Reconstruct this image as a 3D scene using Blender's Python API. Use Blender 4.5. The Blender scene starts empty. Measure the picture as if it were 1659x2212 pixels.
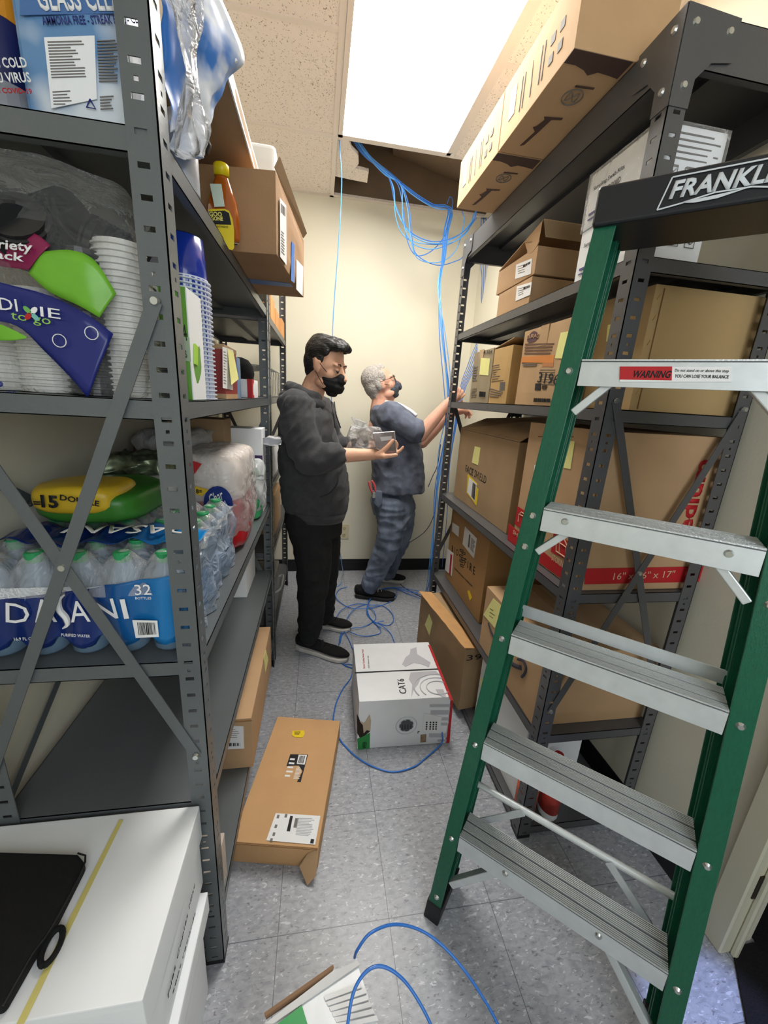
import bpy, bmesh, math, random
from mathutils import Vector, Matrix, noise
random.seed(7)
S = bpy.context.scene
COL = S.collection
# ---------------------------------------------------------------- camera, light, exposure
RW = ((0.98614664, -0.15498763, 0.05910711), (0.01361516, -0.27950082, -0.96004891), (0.16531619, 0.94755376, -0.27351861))
FPX, CX, CY, CH = 852.41, 829.5, 1106.0, 1.41
cam_d = bpy.data.cameras.new('camera'); cam = bpy.data.objects.new('camera', cam_d); COL.objects.link(cam)
r_, d_, f_ = (Vector(v) for v in RW)
M = Matrix(((r_.x, -d_.x, -f_.x, 0), (r_.y, -d_.y, -f_.y, 0), (r_.z, -d_.z, -f_.z, CH), (0, 0, 0, 1)))
cam.matrix_world = M
cam_d.sensor_fit = 'HORIZONTAL'; cam_d.sensor_width = 36; cam_d.lens = FPX * 36 / 1659
cam_d.clip_start = 0.02
S.camera = cam
S.view_settings.view_transform = 'Standard'; S.view_settings.look = 'None'
S.view_settings.gamma = 1; S.view_settings.use_curve_mapping = False
S.view_settings.exposure = 0.0
w = bpy.data.worlds.new('world'); S.world = w; w.use_nodes = True
w.node_tree.nodes['Background'].inputs[0].default_value = (0.6, 0.75, 1.0, 1)
w.node_tree.nodes['Background'].inputs[1].default_value = 0.25
def area(name, loc, target, sx, sy, power, col):
    l = bpy.data.lights.new(name, 'AREA'); l.shape = 'RECTANGLE'; l.size = sx; l.size_y = sy
    l.energy = power; l.color = col
    o = bpy.data.objects.new(name, l); COL.objects.link(o); o.location = loc
    o.rotation_euler = (Vector(target) - Vector(loc)).to_track_quat('-Z', 'Y').to_euler()
    return o
LIGHT_EMIT = 20.0            # the ceiling troffer's diffuser
area('entrance_light', (0.45, -1.15, 1.75), (0.2, 1.2, 0.9), 1.2, 1.3, 21, (0.84, 0.92, 1.0))      # lit corridor behind the photographer
sp = bpy.data.lights.new('floor_patch_spot', 'SPOT'); sp.energy = 150; sp.color = (0.40, 0.50, 1.0); sp.spot_size = math.radians(13); sp.spot_blend = .25; sp.shadow_soft_size = .03   # spot added for the bluish floor patch, source unseen
so_ = bpy.data.objects.new('floor_patch_spot', sp); COL.objects.link(so_); so_.location = (.95, -.45, 1.55); so_.rotation_euler = (Vector((.965, .36, 0)) - so_.location).to_track_quat('-Z', 'Y').to_euler()

# ---------------------------------------------------------------- helpers
def hit(px, py, P0, N):
    """point of the real plane (P0,N) that the photograph shows at px,py"""
    N = Vector(N); d = r_ * (px - CX) + d_ * (py - CY) + f_ * FPX
    C = Vector((0, 0, CH)); t = (Vector(P0) - C).dot(N) / d.dot(N)
    return C + d * t
def hx(px, py, x): return hit(px, py, (x, 0, 0), (1, 0, 0))
def hy(px, py, y): return hit(px, py, (0, y, 0), (0, 1, 0))
def hz(px, py, z): return hit(px, py, (0, 0, z), (0, 0, 1))
def lin(c):
    c /= 255.0
    return c / 12.92 if c <= 0.04045 else ((c + 0.055) / 1.055) ** 2.4
def rgb(r, g, b): return (lin(r), lin(g), lin(b), 1)
MATS = {}
def mat(name, col, rough=0.6, metal=0.0, var=0.0, scale=20.0, bump=0.0, bscale=60.0, spec=0.5, alpha=1.0, trans=0.0, coat=0.0, emit=0, stretch=None, ior=1.45):
    if name in MATS: return MATS[name]
    m = bpy.data.materials.new(name); m.use_nodes = True; MATS[name] = m
    nt = m.node_tree; b = nt.nodes['Principled BSDF']; c = rgb(*col)
    b.inputs['Base Color'].default_value = c; b.inputs['Roughness'].default_value = rough
    b.inputs['Metallic'].default_value = metal; b.inputs['Specular IOR Level'].default_value = spec
    b.inputs['Alpha'].default_value = alpha; b.inputs['Transmission Weight'].default_value = trans
    b.inputs['Coat Weight'].default_value = coat; b.inputs['IOR'].default_value = ior
    if emit:
        b.inputs['Emission Color'].default_value = c; b.inputs['Emission Strength'].default_value = emit
    tc = nt.nodes.new('ShaderNodeTexCoord'); mp = nt.nodes.new('ShaderNodeMapping')
    nt.links.new(tc.outputs['Object'], mp.inputs[0])
    if stretch: mp.inputs['Scale'].default_value = stretch
    nz = nt.nodes.new('ShaderNodeTexNoise'); nz.inputs['Scale'].default_value = scale; nz.inputs['Detail'].default_value = 5
    nt.links.new(mp.outputs[0], nz.inputs[0])
    if var:
        r = nt.nodes.new('ShaderNodeValToRGB'); e = r.color_ramp.elements
        e[0].position = 0.3; e[1].position = 0.7
        e[0].color = tuple(min(1, x * (1 - var)) for x in c[:3]) + (1,)
        e[1].color = tuple(min(1, x * (1 + var)) for x in c[:3]) + (1,)
        nt.links.new(nz.outputs[0], r.inputs[0]); nt.links.new(r.outputs[0], b.inputs['Base Color'])
    if bump:
        n2 = nt.nodes.new('ShaderNodeTexNoise'); n2.inputs['Scale'].default_value = bscale; n2.inputs['Detail'].default_value = 3
        nt.links.new(mp.outputs[0], n2.inputs[0])
        bp = nt.nodes.new('ShaderNodeBump'); bp.inputs['Strength'].default_value = bump; bp.inputs['Distance'].default_value = 0.01
        nt.links.new(n2.outputs[0], bp.inputs['Height']); nt.links.new(bp.outputs[0], b.inputs['Normal'])
    return m
def plastic_film(name, col=(255, 255, 255), vis=0.22, rough=0.12, bscale=14, bump=0.9):
    """thin crinkled clear film: mostly see-through, glossy where it folds"""
    m = bpy.data.materials.new(name); m.use_nodes = True; MATS[name] = m
    nt = m.node_tree; out = nt.nodes['Material Output']; b = nt.nodes['Principled BSDF']
    b.inputs['Base Color'].default_value = rgb(*col); b.inputs['Roughness'].default_value = rough
    b.inputs['Specular IOR Level'].default_value = 0.9
    tc = nt.nodes.new('ShaderNodeTexCoord'); n = nt.nodes.new('ShaderNodeTexNoise'); n.inputs['Scale'].default_value = bscale
    n.inputs['Detail'].default_value = 4; n.inputs['Distortion'].default_value = 1.2
    nt.links.new(tc.outputs['Object'], n.inputs[0])
    bp = nt.nodes.new('ShaderNodeBump'); bp.inputs['Strength'].default_value = bump; bp.inputs['Distance'].default_value = 0.03
    nt.links.new(n.outputs[0], bp.inputs['Height']); nt.links.new(bp.outputs[0], b.inputs['Normal'])
    tr = nt.nodes.new('ShaderNodeBsdfTransparent'); mx = nt.nodes.new('ShaderNodeMixShader')
    lw = nt.nodes.new('ShaderNodeLayerWeight'); lw.inputs[0].default_value = 0.28
    nt.links.new(bp.outputs[0], lw.inputs['Normal'])
    ma = nt.nodes.new('ShaderNodeMath'); ma.operation = 'MULTIPLY_ADD'; ma.inputs[1].default_value = 0.55; ma.inputs[2].default_value = vis; ma.use_clamp = True
    nt.links.new(lw.outputs['Fresnel'], ma.inputs[0]); nt.links.new(ma.outputs[0], mx.inputs[0])
    nt.links.new(tr.outputs[0], mx.inputs[1]); nt.links.new(b.outputs[0], mx.inputs[2]); nt.links.new(mx.outputs[0], out.inputs[0])
    return m
def obj(name, bm, m, parent=None, smooth=False, bevel=0.0, seg=2):
    """link a bmesh given in world metres as one object (under parent if given)"""
    bmesh.ops.recalc_face_normals(bm, faces=bm.faces)
    o_m = parent.matrix_world.inverted() if parent else None
    if parent is None:
        zs = [v.co.z for v in bm.verts]; xs = [v.co.x for v in bm.verts]; ys = [v.co.y for v in bm.verts]
        piv = Vector(((min(xs) + max(xs)) / 2, (min(ys) + max(ys)) / 2, min(zs)))
        bm.transform(Matrix.Translation(-piv))
    else: bm.transform(o_m)
    me = bpy.data.meshes.new(name); bm.to_mesh(me); bm.free()
    for mm in (m if isinstance(m, (list, tuple)) else [m]): me.materials.append(mm)
    if smooth: me.polygons.foreach_set('use_smooth', [True] * len(me.polygons))
    o = bpy.data.objects.new(name, me); COL.objects.link(o)
    if parent: o.parent = parent
    else: o.location = piv
    if parent: o.matrix_world = parent.matrix_world
    else: o.matrix_world = Matrix.Translation(piv)
    if bevel:
        b = o.modifiers.new('bevel', 'BEVEL'); b.width = bevel; b.segments = seg; b.limit_method = 'ANGLE'; b.angle_limit = 0.6
    return o
def tag(o, label=None, cat=None, group=None, kind=None):
    if label: o['label'] = label
    if cat: o['category'] = cat
    if group: o['group'] = group
    if kind: o['kind'] = kind
    return o
def thing(name, label, cat, loc, rz=0.0, group=None):
    o = bpy.data.objects.new(name, None); COL.objects.link(o); o.empty_display_size = 0.05
    o.matrix_world = Matrix.Translation(Vector(loc)) @ Matrix.Rotation(rz, 4, 'Z')
    return tag(o, label, cat, group)
def struct(name, bm, m): return tag(obj(name, bm, m), kind='structure')
def BM(): return bmesh.new()
def box(bm, x0, x1, y0, y1, z0, z1, mi=0, X=None):
    vs = [bm.verts.new((x, y, z)) for x in (x0, x1) for y in (y0, y1) for z in (z0, z1)]
    if X is not None:
        for v in vs: v.co = X @ v.co
    for q in ((0, 1, 3, 2), (4, 6, 7, 5), (0, 4, 5, 1), (2, 3, 7, 6), (0, 2, 6, 4), (1, 5, 7, 3)):
        f = bm.faces.new([vs[i] for i in q]); f.material_index = mi
    return vs
def hexa(bm, a, b, mi=0):
    """solid between two quads a and b (4 points each)"""
    va = [bm.verts.new(p) for p in a]; vb = [bm.verts.new(p) for p in b]; n = len(a)
    f = bm.faces.new(va); f.material_index = mi; f = bm.faces.new(vb[::-1]); f.material_index = mi
    for i in range(n):
        f = bm.faces.new((va[i], vb[i], vb[(i + 1) % n], va[(i + 1) % n])); f.material_index = mi
def frame(d):
    d = d.normalized(); u = d.orthogonal().normalized(); return u, d.cross(u)
def cyl(bm, p0, p1, r0, r1=None, seg=12, mi=0):
    p0 = Vector(p0); p1 = Vector(p1); r1 = r0 if r1 is None else r1; u, v = frame(p1 - p0)
    a = [p0 + (u * math.cos(t) + v * math.sin(t)) * r0 for t in [2 * math.pi * i / seg for i in range(seg)]]
    b = [p1 + (u * math.cos(t) + v * math.sin(t)) * r1 for t in [2 * math.pi * i / seg for i in range(seg)]]
    hexa(bm, a, b, mi)
def lathe(bm, base, prof, seg=20, axis=(0, 0, 1), mi=0, sx=1, sy=1):
    base = Vector(base); ax = Vector(axis).normalized(); u, v = (Vector((1, 0, 0)), Vector((0, 1, 0))) if abs(ax.z) > .999 else frame(ax)
    rings = []
    for (r, h) in prof:
        rings.append([bm.verts.new(base + ax * h + (u * math.cos(t) * sx + v * math.sin(t) * sy) * max(r, 1e-4)) for t in [2 * math.pi * i / seg for i in range(seg)]])
    for a, b in zip(rings, rings[1:]):
        for i in range(seg):
            f = bm.faces.new((a[i], a[(i + 1) % seg], b[(i + 1) % seg], b[i])); f.material_index = mi
    f = bm.faces.new(rings[0][::-1]); f.material_index = mi; f = bm.faces.new(rings[-1]); f.material_index = mi
SPH = {}
def ball(bm, c, rx, ry=None, rz=None, seg=12, R=None, mi=0):
    ry = rx if ry is None else ry; rz = rx if rz is None else rz
    if seg not in SPH:
        n = max(6, seg // 2 + 2); vs = [(0, 0, 1)] + [(math.sin(math.pi * j / n) * math.cos(2 * math.pi * i / seg), math.sin(math.pi * j / n) * math.sin(2 * math.pi * i / seg), math.cos(math.pi * j / n)) for j in range(1, n) for i in range(seg)] + [(0, 0, -1)]
        fs = [(0, 1 + i, 1 + (i + 1) % seg) for i in range(seg)]
        for j in range(n - 2): fs += [(1 + j * seg + i, 1 + (j + 1) * seg + i, 1 + (j + 1) * seg + (i + 1) % seg, 1 + j * seg + (i + 1) % seg) for i in range(seg)]
        fs += [(len(vs) - 1, 1 + (n - 2) * seg + (i + 1) % seg, 1 + (n - 2) * seg + i) for i in range(seg)]
        SPH[seg] = ([Vector(v) for v in vs], fs)
    X = Matrix.Translation(Vector(c)) @ (R.to_4x4() if R else Matrix.Identity(4)) @ Matrix.Diagonal((rx, ry, rz, 1))
    V = [bm.verts.new(X @ v) for v in SPH[seg][0]]
    for f in SPH[seg][1]:
        g = bm.faces.new([V[k] for k in f]); g.material_index = mi
def spline(pts, n=8):
    P = [Vector(p) for p in pts]
    if len(P) < 3: return P
    P = [P[0] * 2 - P[1]] + P + [P[-1] * 2 - P[-2]]; out = []
    for i in range(1, len(P) - 2):
        for k in range(n):
            t = k / n; a, b, c, d = P[i - 1:i + 3]
            out.append(0.5 * ((2 * b) + (c - a) * t + (2 * a - 5 * b + 4 * c - d) * t * t + (3 * b - a - 3 * c + d) * t ** 3))
    out.append(P[-2]); return out
def tube(bm, path, rad, seg=8, mi=0, flat=None):
    path = [Vector(p) for p in path]; rings = []; u = None
    for i, p in enumerate(path):
        d = (path[min(i + 1, len(path) - 1)] - path[max(i - 1, 0)])
        if d.length < 1e-9: d = Vector((0, 0, 1))
        d.normalize()
        if u is None: u = d.orthogonal().normalized()
        u = (u - d * u.dot(d)).normalized(); v = d.cross(u)
        r = rad(i / (len(path) - 1)) if callable(rad) else rad
        rings.append([bm.verts.new(p + (u * math.cos(t) + v * math.sin(t)) * r) for t in [2 * math.pi * k / seg for k in range(seg)]])
    for a, b in zip(rings, rings[1:]):
        for k in range(seg):
            f = bm.faces.new((a[k], a[(k + 1) % seg], b[(k + 1) % seg], b[k])); f.material_index = mi
    bm.faces.new(rings[0][::-1]); bm.faces.new(rings[-1])
def bar(bm, p0, p1, wdt, thk, N, mi=0):
    """flat bar from p0 to p1, wdt across, thk along N"""
    p0 = Vector(p0); p1 = Vector(p1); N = Vector(N).normalized(); d = (p1 - p0).normalized(); s = d.cross(N).normalized() * wdt / 2; t = N * thk / 2
    hexa(bm, [p0 + s + t, p0 - s + t, p0 - s - t, p0 + s - t], [p1 + s + t, p1 - s + t, p1 - s - t, p1 + s - t], mi)
def quadslab(bm, pts, N, t=0.0008, mi=0):
    N = Vector(N).normalized(); a = [Vector(p) + N * 0.0002 for p in pts]; b = [p + N * t for p in a]
    hexa(bm, a, b, mi)
FONT_CACHE = {}
def text_bm(s, bold=0.0, spacing=1.0):
    key = (s, bold, spacing)
    if key not in FONT_CACHE:
        cu = bpy.data.curves.new('lettering', 'FONT'); cu.body = s; cu.size = 1; cu.offset = bold; cu.space_character = spacing
        cu.resolution_u = 2; cu.fill_mode = 'FRONT' if hasattr(cu, 'fill_mode') else cu.fill_mode
        o = bpy.data.objects.new('lettering', cu); COL.objects.link(o)
        dg = bpy.context.evaluated_depsgraph_get(); me = bpy.data.meshes.new_from_object(o.evaluated_get(dg))
        bpy.data.objects.remove(o); bpy.data.curves.remove(cu); FONT_CACHE[key] = me
    bm = bmesh.new(); bm.from_mesh(FONT_CACHE[key]); return bm
def text(name, s, O, U, V, N, width, m, parent, height=None, bold=0.0, shear=0.0, lift=0.0012, spacing=1.0):
    """lettering s with its lower left corner at O, running along U, up along V, width metres wide"""
    bm = text_bm(s, bold, spacing)
    if not bm.verts: bm.free(); return None
    xs = [v.co.x for v in bm.verts]; ys = [v.co.y for v in bm.verts]
    x0, x1, y0, y1 = min(xs), max(xs), min(ys), max(ys); k = width / (x1 - x0); ky = k if height is None else height / (y1 - y0)
    U = Vector(U).normalized(); V = Vector(V).normalized(); N = Vector(N).normalized(); O = Vector(O)
    for v in bm.verts:
        a = (v.co.x - x0) * k; b = (v.co.y - y0) * ky
        v.co = O + U * (a + shear * b) + V * b + N * lift
    g = bmesh.ops.extrude_face_region(bm, geom=bm.faces[:])
    for v in [e for e in g['geom'] if isinstance(e, bmesh.types.BMVert)]: v.co += N * 0.0004
    for v in bm.verts: pass
    return obj(name, bm, m, parent)
class Face:
    """a flat face of a real thing; places labels and lettering where the photograph shows them on it"""
    def __init__(s, P0, N, parent, U=None):
        s.P0 = Vector(P0); s.N = Vector(N).normalized(); s.parent = parent
        s.U = Vector(U).normalized() if U else None
    def p(s, px, py): return hit(px, py, s.P0, s.N)
    def patch(s, name, pts, m, t=0.0008, label=None):
        bm = BM(); quadslab(bm, [s.p(*q) for q in pts], s.N, t)
        o = obj(name, bm, m, s.parent)
        if label: o['label'] = label
        return o
    def write(s, name, a, b, txt, m, height=None, vdir=None, **k):
        A = s.p(*a); B = s.p(*b); U = (B - A).normalized(); V = s.N.cross(U)
        if vdir: V = (s.p(*vdir) - A).normalized()
        return text(name, txt, A, U, V, s.N, (B - A).length, m, s.parent, height, **k)
    def lines(s, name, pts, n, m, fill=0.5, ragged=0.3, t=0.0012, inset=0.06):
        """n small print lines inside the quad pts (tl,tr,br,bl)"""
        tl, tr, br, bl = (s.p(*q) for q in pts); bm = BM()
        for i in range(n):
            v0 = inset + (1 - 2 * inset) * (i + 0.5 - fill / 2) / n; v1 = inset + (1 - 2 * inset) * (i + 0.5 + fill / 2) / n
            e = 1 - inset - random.random() * ragged
            q = [tl.lerp(bl, v).lerp(tr.lerp(br, v), u) for u, v in ((inset, v0), (e, v0), (e, v1), (inset, v1))]
            quadslab(bm, q, s.N, t)
        return obj(name, bm, m, s.parent)
    def barcode(s, name, pts, m, n=16, t=0.0014):
        tl, tr, br, bl = (s.p(*q) for q in pts); bm = BM(); u = 0
        while u < 1:
            wd = random.choice((.4, .6, 1.1)) / n; e = min(1, u + wd)
            quadslab(bm, [tl.lerp(tr, u), tl.lerp(tr, e), bl.lerp(br, e), bl.lerp(br, u)], s.N, t); u = e + random.choice((.4, .7)) / n
        return obj(name, bm, m, s.parent)

# ---------------------------------------------------------------- materials
M_WALL = mat('wall_paint', (230, 225, 206), 0.75, var=0.03, scale=2.5, bump=0.04, bscale=120)
M_BASE = mat('black_vinyl', (24, 24, 26), 0.45)
M_STEEL = mat('grey_enamel', (102, 107, 109), 0.36, 0.25, var=0.04, scale=8, bump=0.05, bscale=200)
M_STEELD = mat('charcoal_enamel', (93, 93, 95), 0.38, 0.25, var=0.04, scale=8, bump=0.05, bscale=200)
M_BOLT = mat('zinc', (205, 208, 205), 0.3, 0.9)
M_DARK = mat('dark_plastic', (20, 20, 22), 0.45)
M_CARD = mat('cardboard', (182, 148, 110), 0.8, var=0.07, scale=9, bump=0.05, bscale=240)
M_CARD2 = mat('cardboard_pale', (190, 155, 117), 0.8, var=0.06, scale=7, bump=0.05, bscale=240)
M_CARD3 = mat('cardboard_dull', (168, 140, 106), 0.85, var=0.08, scale=8, bump=0.05, bscale=240)
M_TAPE = mat('packing_tape', (186, 150, 108), 0.22, var=0.05, coat=0.3)
M_WHITE = mat('white_card', (238, 240, 242), 0.6, var=0.02, scale=5)
M_PAPER = mat('white_paper', (238, 238, 238), 0.55)
M_INK = mat('black_ink', (28, 27, 30), 0.7)
M_GINK = mat('grey_ink', (120, 116, 112), 0.7)
M_NOTE = mat('yellow_note', (244, 240, 158), 0.7, var=0.03)
M_YEL = mat('yellow_label', (240, 208, 30), 0.5)
M_RED = mat('red_print', (186, 32, 38), 0.6)
M_FLUTE = mat('cut_cardboard', (150, 112, 74), 0.9)
M_FILM = plastic_film('clear_film')
M_FILM2 = plastic_film('milky_film', (235, 238, 242), 0.5, 0.25)
# ---------------------------------------------------------------- the room
XL, XR, YF, YN, ZC = -0.66, 1.125, 3.086, -1.6, 2.67
def floor_mat():
    m = bpy.data.materials.new('vinyl_tile'); m.use_nodes = True; nt = m.node_tree; b = nt.nodes['Principled BSDF']; N = nt.nodes.new; L = nt.links.new
    b.inputs['Roughness'].default_value = 0.32; b.inputs['Specular IOR Level'].default_value = 0.45
    g = N('ShaderNodeNewGeometry'); mp = N('ShaderNodeMapping'); L(g.outputs['Position'], mp.inputs[0]); mp.inputs['Scale'].default_value = (1, 1.9, 1)
    def ramp(src, stops):
        r = N('ShaderNodeValToRGB'); e = r.color_ramp.elements
        e[0].position, e[0].color = stops[0]; e[1].position, e[1].color = stops[-1]
        for p, c in stops[1:-1]: q = e.new(p); q.color = c
        L(src, r.inputs[0]); return r.outputs[0]
    def mix(a, b_, f, t='MIX'):
        x = N('ShaderNodeMix'); x.data_type = 'RGBA'; x.blend_type = t
        if isinstance(f, float): x.inputs[0].default_value = f
        else: L(f, x.inputs[0])
        L(a, x.inputs[6]) if not isinstance(a, tuple) else setattr(x.inputs[6], 'default_value', a)
        L(b_, x.inputs[7]) if not isinstance(b_, tuple) else setattr(x.inputs[7], 'default_value', b_)
        return x.outputs[2]
    n1 = N('ShaderNodeTexNoise'); n1.inputs['Scale'].default_value = 46; n1.inputs['Detail'].default_value = 3; n1.inputs['Distortion'].default_value = 0.6; L(mp.outputs[0], n1.inputs[0])
    n2 = N('ShaderNodeTexNoise'); n2.inputs['Scale'].default_value = 75; n2.inputs['Detail'].default_value = 2; n2.inputs['Distortion'].default_value = 0.8
    m2 = N('ShaderNodeMapping'); m2.inputs['Location'].default_value = (3, 7, 1); m2.inputs['Scale'].default_value = (0.8, 1.9, 1); L(g.outputs['Position'], m2.inputs[0]); L(m2.outputs[0], n2.inputs[0])
    base = ramp(n1.outputs[0], [(0.32, rgb(147, 150, 157)), (0.5, rgb(163, 166, 173)), (0.68, rgb(175, 177, 183))])
    lt = ramp(n2.outputs[0], [(0.63, (0, 0, 0, 1)), (0.67, (1, 1, 1, 1))])
    dk = ramp(n2.outputs[0], [(0.31, (1, 1, 1, 1)), (0.36, (0, 0, 0, 1))])
    c = mix(base, rgb(204, 206, 210), lt); c = mix(c, rgb(126, 124, 130), dk)
    br = N('ShaderNodeTexBrick'); br.offset = 0; br.inputs['Scale'].default_value = 1; br.inputs['Mortar Size'].default_value = 0.0011; br.inputs['Brick Width'].default_value = 0.305; br.inputs['Row Height'].default_value = 0.305
    br.inputs['Mortar Smooth'].default_value = 0.2
    m3 = N('ShaderNodeMapping'); m3.inputs['Location'].default_value = (0.091, -0.735, 0); L(g.outputs['Position'], m3.inputs[0]); L(m3.outputs[0], br.inputs[0])
    c = mix(c, rgb(104, 106, 114), br.outputs['Fac'])
    L(c, b.inputs['Base Color'])
    return m
def ceil_mat():
    m = bpy.data.materials.new('acoustic_tile'); m.use_nodes = True; nt = m.node_tree; b = nt.nodes['Principled BSDF']; N = nt.nodes.new; L = nt.links.new
    b.inputs['Roughness'].default_value = 0.9
    g = N('ShaderNodeNewGeometry'); v = N('ShaderNodeTexVoronoi'); v.inputs['Scale'].default_value = 105; v.inputs['Randomness'].default_value = 1
    nz = N('ShaderNodeTexNoise'); nz.inputs['Scale'].default_value = 55; nz.inputs['Detail'].default_value = 1
    mp = N('ShaderNodeMapping'); mp.inputs['Scale'].default_value = (1.0, 0.75, 1); L(g.outputs['Position'], mp.inputs[0]); L(mp.outputs[0], nz.inputs[0])
    ad = N('ShaderNodeMix'); ad.data_type = 'VECTOR'; ad.inputs[0].default_value = 0.035; L(mp.outputs[0], ad.inputs[4]); L(nz.outputs[1], ad.inputs[5]); L(ad.outputs[1], v.inputs[0])
    r = N('ShaderNodeValToRGB'); e = r.color_ramp.elements; e[0].position = 0.17; e[0].color = rgb(168, 150, 138); e[1].position = 0.25; e[1].color = rgb(246, 236, 228)
    L(v.outputs['Distance'], r.inputs[0]); L(r.outputs[0], b.inputs['Base Color'])
    bp = N('ShaderNodeBump'); bp.inputs['Strength'].default_value = 0.5; bp.inputs['Distance'].default_value = 0.004; L(v.outputs['Distance'], bp.inputs['Height']); L(bp.outputs[0], b.inputs['Normal'])
    return m
M_CEIL = ceil_mat(); M_GRID = mat('ceiling_grid_enamel', (236, 226, 218), 0.5)
bm = BM(); box(bm, XL - .1, 2.6, YN - .1, YF + .1, -0.1, 0); struct('floor', bm, floor_mat())
bm = BM(); box(bm, XL - .1, XR + .1, YF, YF + .1, 0, 3.15); struct('wall_back', bm, M_WALL)
bm = BM(); box(bm, XL - .1, XL, YN, YF, 0, 3.15); struct('wall_left', bm, M_WALL)
DY0, DY1 = -0.42, 0.56                    # side doorway in the right wall
bm = BM(); box(bm, XR, XR + .1, DY1, YF, 0, 3.15); box(bm, XR, XR + .1, YN, DY0, 0, 3.15); box(bm, XR, XR + .1, DY0, DY1, 2.06, 3.15)
struct('wall_right', bm, M_WALL)
bm = BM(); box(bm, XL - .1, XR + .1, YN - .1, YN, 0, 3.15); struct('wall_near', bm, M_WALL)
bm = BM(); box(bm, XL, XR, YF - .004, YF, 0, .103); box(bm, XL, XR, YF - .007, YF, 0, .012); struct('baseboard_back', bm, M_BASE)
bm = BM(); box(bm, XR - .004, XR, DY1 + .1, YF, 0, .103); struct('baseboard_right', bm, M_BASE)
bm = BM(); box(bm, XL, XL + .004, YN, YF, 0, .103); struct('baseboard_left', bm, M_BASE)
M_FRAME = mat('door_frame_paint', (214, 210, 186), 0.45)
bm = BM()
box(bm, XR - .022, XR + .03, DY1 - .015, DY1 + .045, 0, 2.11); box(bm, XR - .022, XR + .13, DY0 - .045, DY0 + .015, 0, 2.11); box(bm, XR - .022, XR + .13, DY0, DY1, 2.05, 2.11)
box(bm, XR + .01, XR + .025, DY1 - .03, DY1 - .015, 0, 2.05)
struct('trim_1', bm, M_FRAME).modifiers.new('b', 'BEVEL').width = 0.004
# strike hardware on the jamb
bm = BM(); q = [Vector(p) for p in ((XR + .028, .552, .001), (1.02, .395, .001), (.87, .19, .001), (1.3, -.3, .001), (2.45, -.3, .001), (2.45, 1.45, .001), (XR + .11, 1.45, .001), (XR + .11, .552, .001))]; hexa(bm, q, [p + Vector((0, 0, .006)) for p in q])
tag(obj('door_mat', bm, mat('black_mat', (18, 16, 18), .95, bump=.4, bscale=200)), 'black floor mat running out through the dark doorway at the lower right', 'mat')
bm = BM(); box(bm, XR + .0, XR + .028, DY1 - .018, DY1 - .0145, .22, .3); obj('strike_plate', bm, mat('dark_bronze', (52, 40, 34), .5, .6))
tag(bpy.data.objects['strike_plate'], 'dark bronze strike plate on the cream jamb by the ladder foot', 'strike plate')
# the dark room beyond the doorway
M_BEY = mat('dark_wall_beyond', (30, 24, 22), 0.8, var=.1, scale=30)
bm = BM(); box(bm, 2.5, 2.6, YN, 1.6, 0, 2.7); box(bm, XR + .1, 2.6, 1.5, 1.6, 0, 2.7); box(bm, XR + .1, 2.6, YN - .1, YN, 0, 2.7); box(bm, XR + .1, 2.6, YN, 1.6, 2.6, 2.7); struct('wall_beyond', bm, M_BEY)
# ceiling with one tile missing
GX = [0.062 + 0.612 * k for k in range(-2, 3)]; GY = [2.452 + 0.612 * k for k in range(-7, 2)]
xs = [XL] + [x for x in GX if XL < x < XR] + [XR]; ys = [YN] + [y for y in GY if YN < y < YF] + [YF]
bm = BM()
for a, b in zip(xs, xs[1:]):
    for c, d in zip(ys, ys[1:]):
        if abs(a - 0.062) < .01 and (c > 2.44 and d <= 3.07 or (c > 1.2 and d < 2.46)): continue
        if a > .6 and 2.44 < c < 2.5: continue
        box(bm, a, b, c, d, ZC, ZC + .016)
struct('ceiling', bm, M_CEIL)
bm = BM()
for x in xs[1:-1]:
    ye = 2.464 if x > .6 else YF; box(bm, x - .012, x + .012, YN, ye, ZC - .004, ZC + .002); box(bm, x - .002, x + .002, YN, ye, ZC, ZC + .035)
for y in ys[1:-1]:
    if 1.3 < y < 2.3: box(bm, XL, .074, y - .012, y + .012, ZC - .0035, ZC + .002); box(bm, .662, XR, y - .012, y + .012, ZC - .0035, ZC + .002)
    else: box(bm, XL, XR, y - .012, y + .012, ZC - .0035, ZC + .002)
for y in (YF - .02, YN): box(bm, XL, XR, y, y + .02, ZC - .004, ZC)
box(bm, XR - .02, XR, YN, YF, ZC - .004, ZC); box(bm, XL, XL + .02, YN, YF, ZC - .004, ZC)
struct('trim_2', bm, M_GRID)
# plenum seen through the missing tile
bm = BM(); box(bm, XL, XR, 2.2, YF, 3.10, 3.15); box(bm, XL, XR, YF - .01, YF, ZC + .012, 3.10); box(bm, XL, XR, 2.19, 2.2, ZC + .03, 3.1); struct('ceiling_deck', bm, mat('brown_plenum_deck', (122, 104, 86), .8, var=.15, scale=3))
bm = BM(); hexa(bm, [(.30, 2.3, 2.86), (.95, 2.3, 2.80), (.95, 3.07, 2.84), (.45, 3.07, 2.94)], [(.30, 2.3, 3.08), (.95, 2.3, 3.08), (.95, 3.07, 3.08), (.45, 3.07, 3.08)]); struct('trim_3', bm, mat('plenum_duct', (128, 108, 90), .6, var=.1, scale=6))
# broken tile scrap caught in the opening
bm = BM(); out = [(0.075, 2.47), (0.13, 2.48), (.15, 2.55), (.19, 2.60), (.20, 2.68), (.185, 2.73), (.265, 2.745), (.27, 2.87), (.16, 2.86), (.075, 2.85)]
hexa(bm, [(x, y, 2.678) for x, y in out], [(x, y, 2.694) for x, y in out])
tag(obj('ceiling_tile_scrap', bm, M_CEIL), 'broken speckled tile scrap left in the open ceiling square', 'ceiling tile')
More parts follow.
